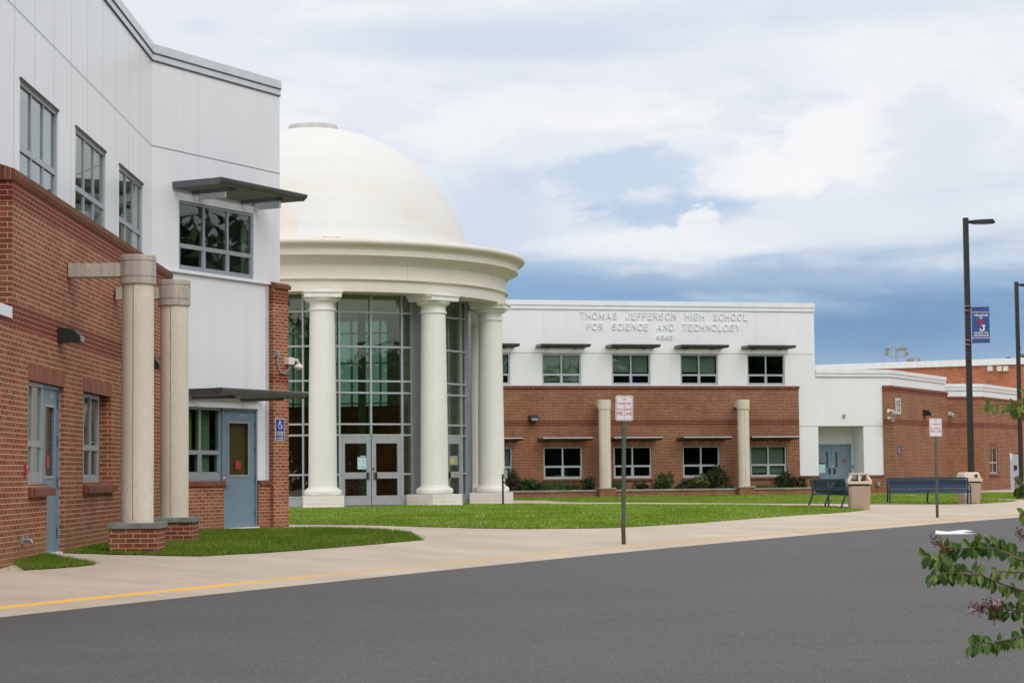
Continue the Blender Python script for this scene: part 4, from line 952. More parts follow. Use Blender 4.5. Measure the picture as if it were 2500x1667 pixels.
# second brick block, stepped back
SB = thing('side_block', 'stepped back brick block with white parapet, narrow window and pale door at right', 'building', tuple(W1.P(s1e, 0, 0)))
W2 = Wall(*W1.P(s1e+.4, -.1, 0)[:2], 75.9); x2 = W2.S(2399, 0, 1050); z2 = W2.sz(2380, 938)[1]; z2b = W2.sz(2380, 970)[1]
MB(W2.F).wall(-.6, x2, z2b, z2, -.3, 0).build('wall', WHITE_R, SB); MB(W2.F).wall(-.6, x2+.05, -.3, z2b-.02, -.25, .06).build('brick_wall', BR_R, SB)
cap(SB, W2, -.6, x2+.08, 0, .06, z2b+.05, z2b, .1)
W3 = Wall(*W2.P(x2, 0, 0)[:2], 27.7); s3 = W3.S(2489, 0, 1100)
wn0, wn1 = W3.S(2416, .06, 1120), W3.S(2436.5, .06, 1120); wz0, wz1 = W3.sz(2426, 1156, .06)[1], W3.sz(2426, 1092, .06)[1]
dn0, dn1 = W3.S(2466.5, .06, 1150), s3-.05; dz1 = W3.sz(2470, 1105, .06)[1]
MB(W3.F).wall(0, s3, z2b, z2, -.3, 0).build('wall', WHITE_R, SB); MB(W3.F).wall(0, s3, -.3, z2b-.02, -.25, .06, [(wn0, wn1, wz0, wz1), (dn0, dn1, -.1, dz1)]).build('brick_wall', BR_R, SB)
cap(SB, W3, .02, s3, 0, .06, z2b+.05, z2b, .1); parapet(SB, W2, -.6, x2, z2+.02, ext1=.03, hs=(.15, .15)); parapet(SB, W3, 0, s3, z2+.02, hs=(.15, .15))
for W, a, c in ((W2, -.6, x2+.03), (W3, 0, s3)): MB(W.F).box(a, c, 0, .079, z2-.145, z2-.130).box(a, c, 0, .05, z2-.30, z2-.285).build('trim_shadow_line', TRIMG, SB)
window(SB, W3, wn0, wn1, wz0, wz1, 2, wz0+.55, .06, FRAMEM, GL_M, rec=.05, bar=.05)
MB(W3.F).box(wn0-.5, wn1+.5, -.8, -.75, -.1, 3).build('interior', ROOM, SB)
MB(W3.F).box(wn0-.03, wn1+.03, 0, .064, wz1, wz1+.24).build('lintel', SOLD, SB); sill(SB, W3, wn0-.05, wn1+.05, wz0, .06)
MB(W3.F).box(dn0+.03, (dn0+dn1)/2-.004, -.02, .02, 0, dz1-.05).build('door', DOORL, SB); MB(W3.F).box((dn0+dn1)/2+.004, dn1-.03, -.02, .02, 0, dz1-.05).build('door', DOORL, SB)
MB(W3.F).box((dn0+dn1)/2-.2, (dn0+dn1)/2-.08, .02, .09, .95, 1.2).build('handle', BLACK, SB); MB(W3.F).box((dn0+dn1)/2+.08, (dn0+dn1)/2+.2, .02, .09, .95, 1.2).build('handle', BLACK, SB)
MB(W3.F).box(dn0+.1, dn0+.5, .021, .026, 1.5, 2.0).build('notice', PAPERW, SB)
b = MB(); b.face([tuple(W2.P(-.6, -.1, z2-.1)), tuple(W2.P(x2, -.1, z2-.1)), tuple(W3.P(s3, -.1, z2-.1)), tuple(W3.P(s3, -10, z2-.1))]); b.build('roof', GREY, SB)
# tall hall behind
HB = thing('sports_hall', 'tall pale brick hall with broad white roof edge rising behind the low blocks', 'building', (31.25, 125, 0))
WH = Wall(31.25, 125, 117.7-180+180)
WH = Wall(31.25-.885*40, 125+.465*40, 117.7)
hz = WH.sz(2480, 874)[1]; hz2 = WH.sz(2480, 889.5)[1]
MB(WH.F).wall(0, 75, -.3, hz2, -.3, 0).build('brick_wall', BR_G, HB); MB(WH.F).box(-.2, 75, -12, .15, hz2, hz).build('roof_edge', TRIMW, HB)
for u in (2419, 2442, 2457): s = WH.S(u, 0, 897); MB(WH.F).box(s-.15, s+.15, 0, .25, WH.sz(u, 900)[1]-.15, WH.sz(u, 900)[1]+.15).build('flood_lamp', IVORY, HB)
for u, v in ((2450, 942), (2466, 940)): s = WH.S(u, 0, v)

# ------------------------------------------------------------------ number plaque, small signs, cameras
def W_thing(name, label, cat, W, s, n, z, group=None): return thing(name, label, cat, tuple(W.P(s, n, z)), group=group)
s0, s1 = W1.S(2185.5, .08, 990), W1.S(2198.5, .08, 990); za, zb = W1.sz(2190, 1010.5, .08)[1], W1.sz(2190, 971, .08)[1]
T_ = W_thing('building_number', 'tall pale plaque reading 15 on the brick side wall', 'sign', W1, (s0+s1)/2, .08, za)
MB(W1.F).box(s0, s1, .08, .10, za, zb).build('plate', simple('plaque_grey', (.50, .50, .47), .6), T_)
text('lettering', '15', W1.T((s0+s1)/2, .10, za+.12), (s1-s0)*.62, (zb-za)*.68, BLACK, T_, .006, .13, .5)
wall_lamp(W1, W1.S(2256, .08, 1008), .08, W1.sz(2256, 1008, .08)[1], 'black wall lamp on the side wall right of the number 15 plaque', 1.3)
def sec_cam(W, s, n, z, label, k=1.0, flip=1):
    T = W_thing('security_camera', label, 'camera', W, s, n, z, 'security cameras')
    MB(W.F).box(s-.06*k, s+.06*k, n, n+.05, z-.06*k, z+.06*k).build('mount', IVORY, T)
    MB(W.F).tube([(s, n+.04, z), (s+.05*flip, n+.16*k, z), (s+.05*flip, n+.18*k, z-.05*k)], .025*k).build('arm', IVORY, T)
    MB(W.F @ Matrix.Translation((s+.05*flip, n+.18*k, z-.13*k))).lathe([(.001, -.05*k), (.05*k, -.035*k), (.07*k, .0), (.075*k, .05*k), (.04*k, .09*k), (.001, .095*k)], 16).build('dome', GREY, T, smooth=True)
    return T
sec_cam(W1, W1.S(2172, .08, 1005)-.28, .08, W1.sz(2172, 1003, .08)[1], 'upper ivory camera at the brick corner left of the number 15 plaque', 1.5)
sec_cam(W1, W1.S(2172, .08, 1019)-.22, .08, W1.sz(2172, 1020, .08)[1], 'lower small white camera at the brick corner below the ivory one', 1.1)
sec_cam(W2, W2.S(2318, .06, 1010), .06, W2.sz(2318, 1010, .06)[1], 'white camera on the stepped back brick block behind the fire lane sign', 1.4)
T = W_thing('junction_box', 'small grey electrical box high on the white entrance bay', 'electrical box', WM, mS(2060, 1015), 0, WM.sz(2060, 1015)[1])
MB(WM.F).box(mS(2057), mS(2062.5), 0, .08, WM.sz(2060, 1019)[1], WM.sz(2060, 1011)[1]).build('box', GREY, T)
T = W_thing('utility_box', 'small grey metal box on the brick base behind the left bin', 'electrical box', WM, mS(2140, 1182), .08, .35)
MB(WM.F).box(mS(2137, 1182), mS(2144, 1182), .08, .22, .34, .52).build('cover', GREY, T)
s0, s1 = W1.S(2192, .08, 1100), W1.S(2198, .08, 1100)
T = W_thing('access_sign', 'tiny blue wheelchair sign on the brick side wall under the 15 plaque', 'sign', W1, s0, .08, 1.5)
MB(W1.F).box(s0, s1, .08, .09, W1.sz(2195, 1109, .08)[1], W1.sz(2195, 1087, .08)[1]).build('plate', BLUES, T)
text('arrow', '>', W1.T((s0+s1)/2, .09, W1.sz(2195, 1106, .08)[1]), .12, .06, PAPERW, T, .003)
MB(W1.F @ Matrix.Translation(((s0+s1)/2, .092, W1.sz(2195, 1098, .08)[1])) @ Matrix.Rotation(R(90), 4, 'X')).lathe([(.05, 0), (.075, 0), (.075, .004)], 16, cap=False).build('wheel_symbol', PAPERW, T)
# blue accessible-entrance sign on the brick pier
n_ = .10; s0, s1 = WB.S(671.7, n_, 1048), WB.S(693.7, n_, 1048); za, zb = WB.sz(683, 1075, n_)[1], WB.sz(683, 1021, n_)[1]
T = W_thing('access_sign', 'blue and white wheelchair sign reading accessible entrance on the brick pier', 'sign', WB, (s0+s1)/2, n_, za)
def rrect(x0, x1, z0, z1, r, k=5):
    P_ = []
    for cx, cz_, a0 in ((x1-r, z0+r, -90), (x1-r, z1-r, 0), (x0+r, z1-r, 90), (x0+r, z0+r, 180)):
        for i in range(k+1): a = R(a0+90*i/k); P_.append((cx+r*math.cos(a), cz_+r*math.sin(a)))
    return P_
MB(WB.F).plate(rrect(s0, s1, za, zb, .025), n_, n_+.008).build('border', SIGNW, T); MB(WB.F).plate(rrect(s0+.012, s1-.012, za+.012, zb-.012, .018), n_+.008, n_+.010).build('plate', BLUES, T)
cx = (s0+s1)/2; wd = s1-s0; hh = zb-za; zw = za+hh*.66; y_ = n_+.012
sy = MB(WB.F)
arc = [(cx-.01+.055*math.cos(R(a)), y_, zw+.055*math.sin(R(a))) for a in range(110, 361, 25)]; sy.tube(arc, .008, 6)
sy.tube([(cx-.02, y_, zw+.13), (cx-.015, y_, zw+.02), (cx+.045, y_, zw+.018), (cx+.065, y_, zw-.05), (cx+.085, y_, zw-.045)], .009, 6); sy.tube([(cx-.017, y_, zw+.07), (cx+.035, y_, zw+.07)], .008, 6)
sy.lathe([(.0001, 0), (.017, 0)], 10, cx=0, cy=0) if False else None
sy.tube([(cx-.022, y_, zw+.145), (cx-.018, y_, zw+.150)], .017, 8); sy.build('wheelchair_symbol', PAPERW, T)
text('lettering', 'ACCESSIBLE', WB.T(cx, n_+.010, za+hh*.325), wd*.80, hh*.085, PAPERW, T, .003, .16); text('lettering', 'ENTRANCE', WB.T(cx, n_+.010, za+hh*.21), wd*.70, hh*.085, PAPERW, T, .003, .16)
zr = za+hh*.11; MB(WB.F).plate([(cx-.09, zr-.008), (cx+.05, zr-.008), (cx+.05, zr-.024), (cx+.10, zr), (cx+.05, zr+.024), (cx+.05, zr+.008), (cx-.09, zr+.008)], n_+.010, n_+.013).build('arrow', PAPERW, T)
# camera and conduit on the pier corner
sc, zc_ = WB.S(691, .1, 880), WB.sz(700, 881, .1)[1]
T = W_thing('security_camera', 'ivory dome camera on a boxy arm with looping conduit on the brick pier', 'camera', WB, pr1, .1, zc_, 'security cameras')
se = pr1
MB(WB.F).box(se-.16, se+.04, .10, .22, zc_-.075, zc_+.065).build('mount', IVORY, T, bevel=.008)
MB(WB.F).tube([(se+.04, .16, zc_+.02), (se+.17, .20, zc_+.02), (se+.20, .21, zc_-.05)], .028, 10).build('arm', IVORY, T)
MB(WB.F @ Matrix.Translation((se+.20, .21, zc_-.12))).lathe([(.001, -.055), (.045, -.045), (.06, -.015), (.10, -.01), (.10, .015), (.06, .05), (.03, .075), (.001, .08)], 20).build('dome', IVORY, T, smooth=True)
q0 = WB.S(674, .1, 870)
MB(WB.F).box(q0-.04, q0+.05, .10, .16, WB.sz(674, 869, .1)[1], WB.sz(674, 856, .1)[1]).build('junction_box', GREY, T)
cpts = [(q0, .13, WB.sz(674, 869, .1)[1]), (q0, .13, zc_-.02), (q0+.03, .13, zc_-.16), (q0+.12, .13, zc_-.25), (q0+.26, .13, zc_-.25), (q0+.38, .14, zc_-.17), (q0+.43, .15, zc_-.06)]
MB(WB.F).tube(cpts, .018, 8).build('conduit', GREY, T, smooth=True)
# hose tap and red plate on the left wall
sh, zh = WA.sz(54, 1317, NB); T = W_thing('hose_tap', 'weathered brass hose tap low on the left brick wall', 'tap', WA, sh, NB, zh)
MB(WA.F).box(sh-.05, sh+.05, NB, NB+.02, zh-.05, zh+.05).tube([(sh, NB, zh), (sh, NB+.09, zh), (sh+.01, NB+.12, zh-.04)], .022).tube([(sh-.04, NB+.06, zh+.04), (sh+.04, NB+.06, zh+.04)], .01).build('valve', GREY, T)
sh, zh = WA.sz(60, 1145, NB); T = W_thing('fire_plate', 'small red plate on the brick left of the blue door', 'plate', WA, sh, NB, zh)
MB(WA.F).box(sh-.05, sh+.05, NB, NB+.03, zh-.07, zh+.06).build('plate', RED, T); MB(WA.F).box(sh-.01, sh+.01, NB+.03, NB+.036, zh+.02, zh+.04).build('lamp_dot', PAPERW, T)

# ------------------------------------------------------------------ fire-lane signs
def fire_sign(x, y, z, label, bend, k=1.0, zs=2.12, yaw=0.0, rustz=.33):
    T = thing('fire_lane_sign', label, 'sign', (x, y, z), yaw, 'no parking fire lane signs')
    Fm = Matrix.Translation((x, y, z)) @ Matrix.Rotation(yaw, 4, 'Z')
    def chan(z0, z1, xa, xb):
        b = MB(Fm); n = 6; pr = [(-.036, .0), (-.026, .0), (-.016, -.028), (.016, -.028), (.026, .0), (.036, .0), (.036, -.004), (.029, -.004), (.018, -.033), (-.018, -.033), (-.029, -.004), (-.036, -.004)]
        for i in range(n):
            za_, zb_ = z0+(z1-z0)*i/n, z0+(z1-z0)*(i+1)/n; ea = xa+(xb-xa)*math.sin(i/n*math.pi/2); eb = xa+(xb-xa)*math.sin((i+1)/n*math.pi/2)
            for j in range(len(pr)):
                p, q = pr[j], pr[(j+1) % len(pr)]; b.face([(p[0]+ea, p[1], za_), (q[0]+ea, q[1], za_), (q[0]+eb, q[1], zb_), (p[0]+eb, p[1], zb_)])
        return b
    po = chan(rustz, zs+.45, -bend, -bend).build('post', POSTG, T); chan(-.1, rustz, 0.0, -bend).build('post_stub', POSTR, T)
    hb = MB(Fm)
    zz = .05
    while zz < zs: e = -bend if zz > rustz else -bend*math.sin(zz/rustz*math.pi/2); hb.box(e-.005, e+.005, -.0345, -.033, zz, zz+.012); zz += .035
    hb.build('punched_holes', LSTONE if False else SEAM, po)
    w_, h_ = .158*k, .457*k
    pn = MB(Fm).plate(rrect(-w_-bend, w_-bend, zs, zs+h_, .035), -.045, -.04).build('panel', SIGNW, T)
    o_ = rrect(-w_-bend+.014, w_-bend-.014, zs+.014, zs+h_-.014, .026); i_ = rrect(-w_-bend+.022, w_-bend-.022, zs+.022, zs+h_-.022, .02)
    br = MB(Fm)
    for a in range(len(o_)):
        c = (a+1) % len(o_); br.face([(o_[a][0], -.0462, o_[a][1]), (o_[c][0], -.0462, o_[c][1]), (i_[c][0], -.0462, i_[c][1]), (i_[a][0], -.0462, i_[a][1])])
    br.build('border', REDT, pn)
    TM = Fm @ Matrix(((1, 0, 0, -bend), (0, 0, -1, -.0455), (0, 1, 0, 0), (0, 0, 0, 1)))
    for txt, zz, hgt, wid in (('NO', .363, .044, .068), ('PARKING', .287, .044, .222), ('or', .243, .020, .034), ('STANDING', .183, .044, .248), ('FIRE LANE', .096, .063, .252)):
        text('lettering', txt, TM @ Matrix.Translation((0, zs+zz*k, 0)), wid*k, hgt*k, REDT, pn, .0015, .165)
    for zz in (.05, .42): MB(Fm).box(-bend-.008, -bend+.008, -.051, -.045, zs+zz, zs+zz+.016).build('bolt', GREY, pn)
    return T
gx, gy, gz = ghit(1524, 1328); fire_sign(gx, gy, gz, 'nearer no parking fire lane sign on a green post bent at its foot', .018, .94, zs=2.09).rotation_euler = (0, .021, 0)
gx, gy, gz = ghit(2288.5, 1263); fire_sign(gx, gy, gz, 'farther fire lane sign on a straight post in front of the blue bench', 0.0, 1.0, zs=2.04)

# ------------------------------------------------------------------ street lamps and banner
def street_lamp(x, y, z, label, w_, h_, yaw=0):
    T = thing('street_lamp', label, 'street lamp', (x, y, z), yaw, 'street lamps'); F = Matrix.Translation((x, y, z)) @ Matrix.Rotation(yaw, 4, 'Z')
    MB(F).hexa([(-w_/2*1.1, -w_/2*1.1, .6), (w_/2*1.1, -w_/2*1.1, .6), (w_/2*1.1, w_/2*1.1, .6), (-w_/2*1.1, w_/2*1.1, .6), (-w_/2, -w_/2, h_), (w_/2, -w_/2, h_), (w_/2, w_/2, h_), (-w_/2, w_/2, h_)]).build('pole', DARKM, T, bevel=.01)
    MB(F).lathe([(.32, -.4), (.32, .58), (.29, .62), (.001, .62)], 32).build('footing', LSTONE, T, smooth=True); MB(F).lathe([(.19, .62), (.19, .66), (.13, .72), (.09, .74)], 24).build('base_cover', DARKM, T, smooth=True)
    MB(F).box(w_/2, .32, -.04, .04, h_-.20, h_-.09).build('arm', DARKM, T)
    hd = MB(F).prism([(.0, 0), (1, 0)], 0, 0) if False else MB(F)
    hd.plate([(.22, h_-.20), (.97, h_-.205), (1.0, h_-.18), (.93, h_-.075), (.87, h_-.055), (.30, h_-.085), (.22, h_-.10)], -.17, .17); ho = hd.build('lamp_head', DARKM, T, bevel=.02)
    MB(F).box(.30, .80, -.13, .13, h_-.225, h_-.20).build('lens', GREY, ho)
    return T
def p_at(u, v, dep):
    d = ray(u, v); k = dep/d.y; p = EYE+d*k; return p
pb = p_at(2371, 1156, 70); pt_ = p_at(2357, 532, 70); SL1 = street_lamp(pb.x, 70, 0.0, 'taller looking black street lamp with a school banner behind the right bin', .17, pt_.z)
pb2 = p_at(2492, 1174, 94); street_lamp(pb2.x+.03, 94, -.2, 'black street lamp without a banner at the right edge of the view', .165, p_at(2478, 688, 94).z+.2)
# lean of the nearer pole as in the photo
SL1.rotation_euler = (0, -math.atan2((pb.x-pt_.x)*1.0, pt_.z-pb.z)*1.0, 0)
BN = thing('banner', 'blue school banner welcoming visitors, hung on the street lamp', 'banner', (p_at(2364, 800, 70).x+.1, 70, p_at(2364, 835, 70).z))
c0 = p_at(2370.5, 753, 70); c1 = p_at(2413, 751, 70); c3 = p_at(2415.5, 835, 70); c2 = p_at(2372.5, 836, 70)
bx0, bx1, bz0, bz1 = (c0.x+c2.x)/2, (c1.x+c3.x)/2, c2.z, c0.z; bw_, bh_ = bx1-bx0, bz1-bz0
Fb = Matrix.Translation((bx0, 69.9, bz0))
MB(Fb).box(0, bw_, -.01, .01, 0, bh_).build('cloth', BANB, BN)
MB(Fb).box(0, bw_, -.014, -.010, bh_*.868, bh_*.893).box(0, bw_, -.014, -.010, bh_*.115, bh_*.140).build('stripe', BANP, BN)
MB(Fb).tube([(-.12, 0, bh_+.01), (bw_, 0, bh_+.03)], .02).tube([(-.12, 0, -.01), (bw_, 0, 0)], .02).build('rod', DARKM, BN)
for zz in (-.09, .065, bh_-.09, bh_+.065): MB(Fb).box(-.31, -.11, -.12, .12, zz, zz+.015).build('clamp', BANP, BN)
TB = lambda x, z: Fb @ Matrix(((1, 0, 0, x), (0, 0, -1, -.0105), (0, 1, 0, z), (0, 0, 0, 1)))
for txt, fz, wf, hf in (('WELCOME', .765, .80, .055), ('TO', .688, .19, .05), ('HOME OF THE', .258, .80, .045), ('COLONIALS', .178, .84, .055)): text('lettering', txt, TB(bw_*.5, bh_*fz), bw_*wf, bh_*hf, PAPERW, BN, .004, .26, .14)
# interlocked slab letters T and J
def slab(poly, x, z, s, y, mat, nm): MB(Fb).plate([(x+a*s, z+c*s) for a, c in poly], -.014-y-.004, -.012-y).build(nm, mat, BN)
Tp = [(0, 1), (1, 1), (1, .72), (.86, .72), (.86, .82), (.66, .82), (.66, .12), (.78, .12), (.78, 0), (.26, 0), (.26, .12), (.38, .12), (.38, .82), (.16, .82), (.16, .72), (0, .72)]
Jp = [(.30, 1), (1, 1), (1, .86), (.88, .86), (.88, .22), (.78, .06), (.62, 0), (.26, 0), (.10, .08), (.02, .22), (.02, .42), (.24, .42), (.26, .24), (.36, .17), (.52, .17), (.60, .24), (.60, .86), (.30, .86)]
S_ = bw_*.44
slab(Tp, bw_*.24, bh_*.335+S_*.30+.05, S_*.98, .0, RED, 'letter_emblem'); slab([((a-.5)*1.1+.5, (c-.5)*1.1+.5) for a, c in Jp], bw_*.40, bh_*.325, S_*.80, .003, BANB, 'letter_emblem'); slab(Jp, bw_*.40, bh_*.325, S_*.80, .008, PAPERW, 'letter_emblem')

# ------------------------------------------------------------------ stadium light masts beyond the roofs
def mast(u0_, u1_, vt, vb, vbase, dep, label, lamps):
    p = p_at((u0_+u1_)/2, vt, dep); T = thing('floodlight_mast', label, 'floodlight', (p.x, dep, 0), group='stadium light masts')
    pl, pr_ = p_at(u0_, vt, dep), p_at(u1_, vt, dep); zb_ = p_at((u0_+u1_)/2, vb, dep).z; F = Matrix.Translation((p.x, dep, 0)); hw = (pr_.x-pl.x)/2; r = dep*.00022
    MB(F).lathe([(r*3, 0), (r*2.2, p.z)], 12).build('mast', GREY, T)
    c = MB(F); c.tube([(-hw, 0, p.z), (hw, 0, p.z)], r); c.tube([(-hw, 0, (p.z+zb_)/2+.15), (hw, 0, (p.z+zb_)/2+.15)], r); c.tube([(-hw, 0, zb_), (hw, 0, zb_)], r*1.5); c.tube([(-hw, 0, p.z), (-hw, 0, zb_)], r*.6); c.tube([(hw, 0, p.z), (hw, 0, zb_)], r*.6); c.build('crossarm', GREY, T)
    for fx, fz in lamps:
        z = zb_+(p.z-zb_)*fz; MB(F @ Matrix.Translation((hw*fx, -.3, z)) @ Matrix.Rotation(R(125), 4, 'X')).lathe([(.04, -.25), (.12, -.18), (.26, .06), (.28, .2)], 12)\
            .build('floodlight', GREY, T, smooth=True)
mast(2167, 2209, 844.5, 869.5, 1150, 260, 'nearer stadium floodlight mast with crossarms above the hall roof', ((-1.1, .72), (.4, .75), (.9, .75), (-1.2, .3), (1.15, .3)))
mast(2215, 2244, 871, 883, 1150, 330, 'farther stadium floodlight mast just showing above the hall roof', ((-.95, .4), (-.4, .35), (.9, .4)))

# ------------------------------------------------------------------ benches
def make_bench(L=2.45):
    T = thing('bench', 'x', 'bench')
    prof = [(.30, .36), (.315, .39), (.30, .415), (.26, .42), (.10, .405), (-.06, .40), (-.12, .43), (-.15, .50), (-.20, .70), (-.225, .80), (-.25, .825), (-.275, .81), (-.27, .785)]
    def straps(ps, nm):
        b = MB(); n = 46
        for i in range(n):
            x0_ = -L/2+.04+(L-.08)*i/n; x1_ = x0_+(L-.08)/n*.74
            for j in range(len(ps)-1):
                (ya, za_), (yb, zb_) = ps[j], ps[j+1]
                b.face([(x0_, -ya, za_), (x1_, -ya, za_), (x1_, -yb, zb_), (x0_, -yb, zb_)])
        bands_ = [(ps[0]), (ps[len(ps)//2]), (ps[-1])]
        for (ya, za_) in bands_: b.box(-L/2+.03, L/2-.03, -ya-.012, -ya+.012, za_-.012, za_+.012)
        if nm == 'backrest':
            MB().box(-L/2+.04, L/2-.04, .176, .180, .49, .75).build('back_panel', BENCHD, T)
        o = b.build(nm, BENCHB, T); m = o.modifiers.new('thick', 'SOLIDIFY'); m.thickness = .006; return o
    straps(prof[:7], 'seat'); straps(prof[6:], 'backrest')
    for sx in (-1, 1):
        x = sx*(L/2-.0)
        MB().tube([(x, -.27, 0), (x, -.29, .18), (x, -.28, .38), (x, -.30, .50), (x, -.26, .585), (x, -.05, .60), (x, .12, .585)], .022, 8).build('armrest', BENCHB, T, smooth=True)
        MB().tube([(x, .33, 0), (x, .30, .12), (x, .22, .30), (x, .19, .45), (x, .21, .62), (x, .25, .80)], .026, 8).build('leg', BENCHB, T, smooth=True)
        MB().tube([(x, -.27, .38), (x, .19, .38)], .022, 8).build('seat_rail', BENCHB, T)
        MB().box(x-.05, x+.05, -.33, -.22, 0, .015).box(x-.05, x+.05, .28, .38, 0, .015).build('foot', BENCHB, T)
    MB().tube([(0, .33, 0), (0, .30, .12), (0, .22, .30), (0, .18, .42)], .024, 8).build('leg', BENCHB, T, smooth=True)
    return T
bench = make_bench(); bx, by, bz = ghit(2273, 1231); bench.location = (bx, by+.3, bz); bench.rotation_euler = (0, 0, R(-3))
bench['label'] = 'blue slatted metal bench facing the road between lamp and fire lane sign'; bench['group'] = 'blue metal benches'
b2 = copy_tree(bench); q1 = ghit(2040, 1239.5); b2.location = (q1[0], q1[1], q1[2]); b2['label'] = 'dark blue bench seen from behind beside the windowed bin'
b2.rotation_euler = (0, 0, R(103)); EM_ROOT = b2
e = MB(); 
for i in range(16):
    for j in range(7):
        if random.random() < .62 and (i > 2 or j > 3): e.box(-.62+i*.042, -.62+i*.042+.022, .226-.0*j, .235, .57+j*.027, .57+j*.027+.014)
bpy.context.view_layer.update()
em = e.build('emblem', GREY, None); em.parent = b2

# ------------------------------------------------------------------ litter bins
def bin_body(T):
    def octa(w_, c): return [(-w_, -w_+c), (-w_+c, -w_), (w_-c, -w_), (w_, -w_+c), (w_, w_-c), (w_-c, w_), (-w_+c, w_), (-w_, w_-c)]
    b = MB(); A, B_ = octa(.27, .06), octa(.30, .06)
    for i in range(8):
        j = (i+1) % 8; b.face([(*A[i], -.02), (*A[j], -.02), (*B_[j], .70), (*B_[i], .70)])
    b.face([(*p, -.02) for p in A]); b.face([(*p, .70) for p in B_]); b.build('body', AGG, T, bevel=.01)
    MB().box(-.27, .27, -.27, .27, .70, .75).build('liner', BLACK, T)
def lidA(T):
    b = MB(); b.box(-.335, .335, -.335, .335, .75, .84); o = b.build('lid', LID, T, bevel=.02)
    f = MB()
    for sx in (-1, 1):
        for sy in (-1, 1): f.hexa([(sx*.30-.035, sy*.30-.035, .84), (sx*.30+.035, sy*.30-.035, .84), (sx*.30+.035, sy*.30+.035, .84), (sx*.30-.035, sy*.30+.035, .84), (sx*.21-.03, sy*.21-.03, 1.03), (sx*.21+.03, sy*.21-.03, 1.03), (sx*.21+.03, sy*.21+.03, 1.03), (sx*.21-.03, sy*.21+.03, 1.03)])
    for a in range(4):
        c = math.cos(a*math.pi/2); s = math.sin(a*math.pi/2); rr = lambda x, y, z: (x*c-y*s, x*s+y*c, z)
        f.hexa([rr(-.03, -.33, .84), rr(.03, -.33, .84), rr(.03, -.28, .84), rr(-.03, -.28, .84), rr(-.03, -.245, 1.03), rr(.03, -.245, 1.03), rr(.03, -.19, 1.03), rr(-.03, -.19, 1.03)])
    f.box(-.26, .26, -.26, .26, 1.03, 1.075); f.build('hood', LID, o, bevel=.012)
    MB().box(-.16, .16, -.16, .16, .84, .90).build('opening', BLACK, o)
def lidB(T):
    b = MB(); b.box(-.335, .335, -.335, .335, .75, .84); o = b.build('lid', LID, T, bevel=.02)
    b = MB(); b.hexa([(-.31, -.31, .84), (.31, -.31, .84), (.31, .31, .84), (-.31, .31, .84), (-.25, -.25, 1.07), (.25, -.25, 1.07), (.25, .25, 1.07), (-.25, .25, 1.07)]); b.build('hood', LID, o, bevel=.04)
    MB(Matrix.Translation((.12, -.29, .945)) @ Matrix.Rotation(R(76), 4, 'X')).lathe([(.0001, .012), (.062, .012), (.062, -.02)], 20).build('opening', BLACK, o)
gx, gy, gz = ghit(2102, 1245); T = thing('litter_bin', 'pebbled bin with an open windowed hood beside the dark bench', 'bin', (0, 0, 0), 0, 'pebbled litter bins'); bin_body(T); lidA(T); T.location = (gx, gy+.3, gz); T.rotation_euler = (0, 0, R(-4)); T.scale = (1, 1, .94)
gx, gy, gz = ghit(2371, 1229); T = thing('litter_bin', 'pebbled bin with a closed round-holed hood behind the facing blue bench', 'bin', (0, 0, 0), 0, 'pebbled litter bins'); bin_body(T); lidB(T); T.location = (gx, gy+.3, gz); T.rotation_euler = (0, 0, R(14)); T.scale = (1, 1, .92)
# door-opener post in front of the rotunda
pp = p_at(1228, 1227, 66.6); gx, gy, gz = pp.x, pp.y, .02
T = thing('door_opener_post', 'slim black post with a red and white notice at the right rotunda column', 'post', (gx, gy, gz)); F = Matrix.Translation((gx, gy, gz))
MB(F).box(-.03, .03, -.03, .03, 0, .98).build('post', BLACK, T); MB(F).box(-.09, .09, -.09, .09, 0, .03).build('foot', BLACK, T)
MB(F).box(.032, .075, -.035, -.031, .48, .80).build('notice', PAPERW, T); MB(F).box(.03, .07, -.039, -.035, .68, .76).build('notice_print', RED, T); MB(F).box(.03, .15, -.05, .05, .84, 1.12).build('control_box', GREY, T)

# ------------------------------------------------------------------ plants
def leaf_cloud(n, ctr, rad, size, clumps=14, flat=1.0, shell=.55):
    """(n,4,3) small quads gathered into clumps inside an ellipsoid"""
    cc = rng.normal(0, 1, (clumps, 3)); cc /= np.linalg.norm(cc, axis=1)[:, None]; cc *= rng.uniform(shell, .95, clumps)[:, None]
    k = rng.integers(0, clumps, n); p = cc[k]+rng.normal(0, .20, (n, 3)); p[:, 2] = np.clip(p[:, 2], -1, 1.25)
    P_ = p*np.array(rad)+np.array(ctr)
    a = rng.normal(0, 1, (n, 3)); a /= np.linalg.norm(a, axis=1)[:, None]; b_ = np.cross(a, rng.normal(0, 1, (n, 3))); b_ /= np.linalg.norm(b_, axis=1)[:, None]
    s = (size*rng.uniform(.6, 1.4, n))[:, None]
    V = np.stack([P_-a*s, P_-b_*s*.5, P_+a*s, P_+b_*s*.5], 1); return V.reshape(-1, 3)
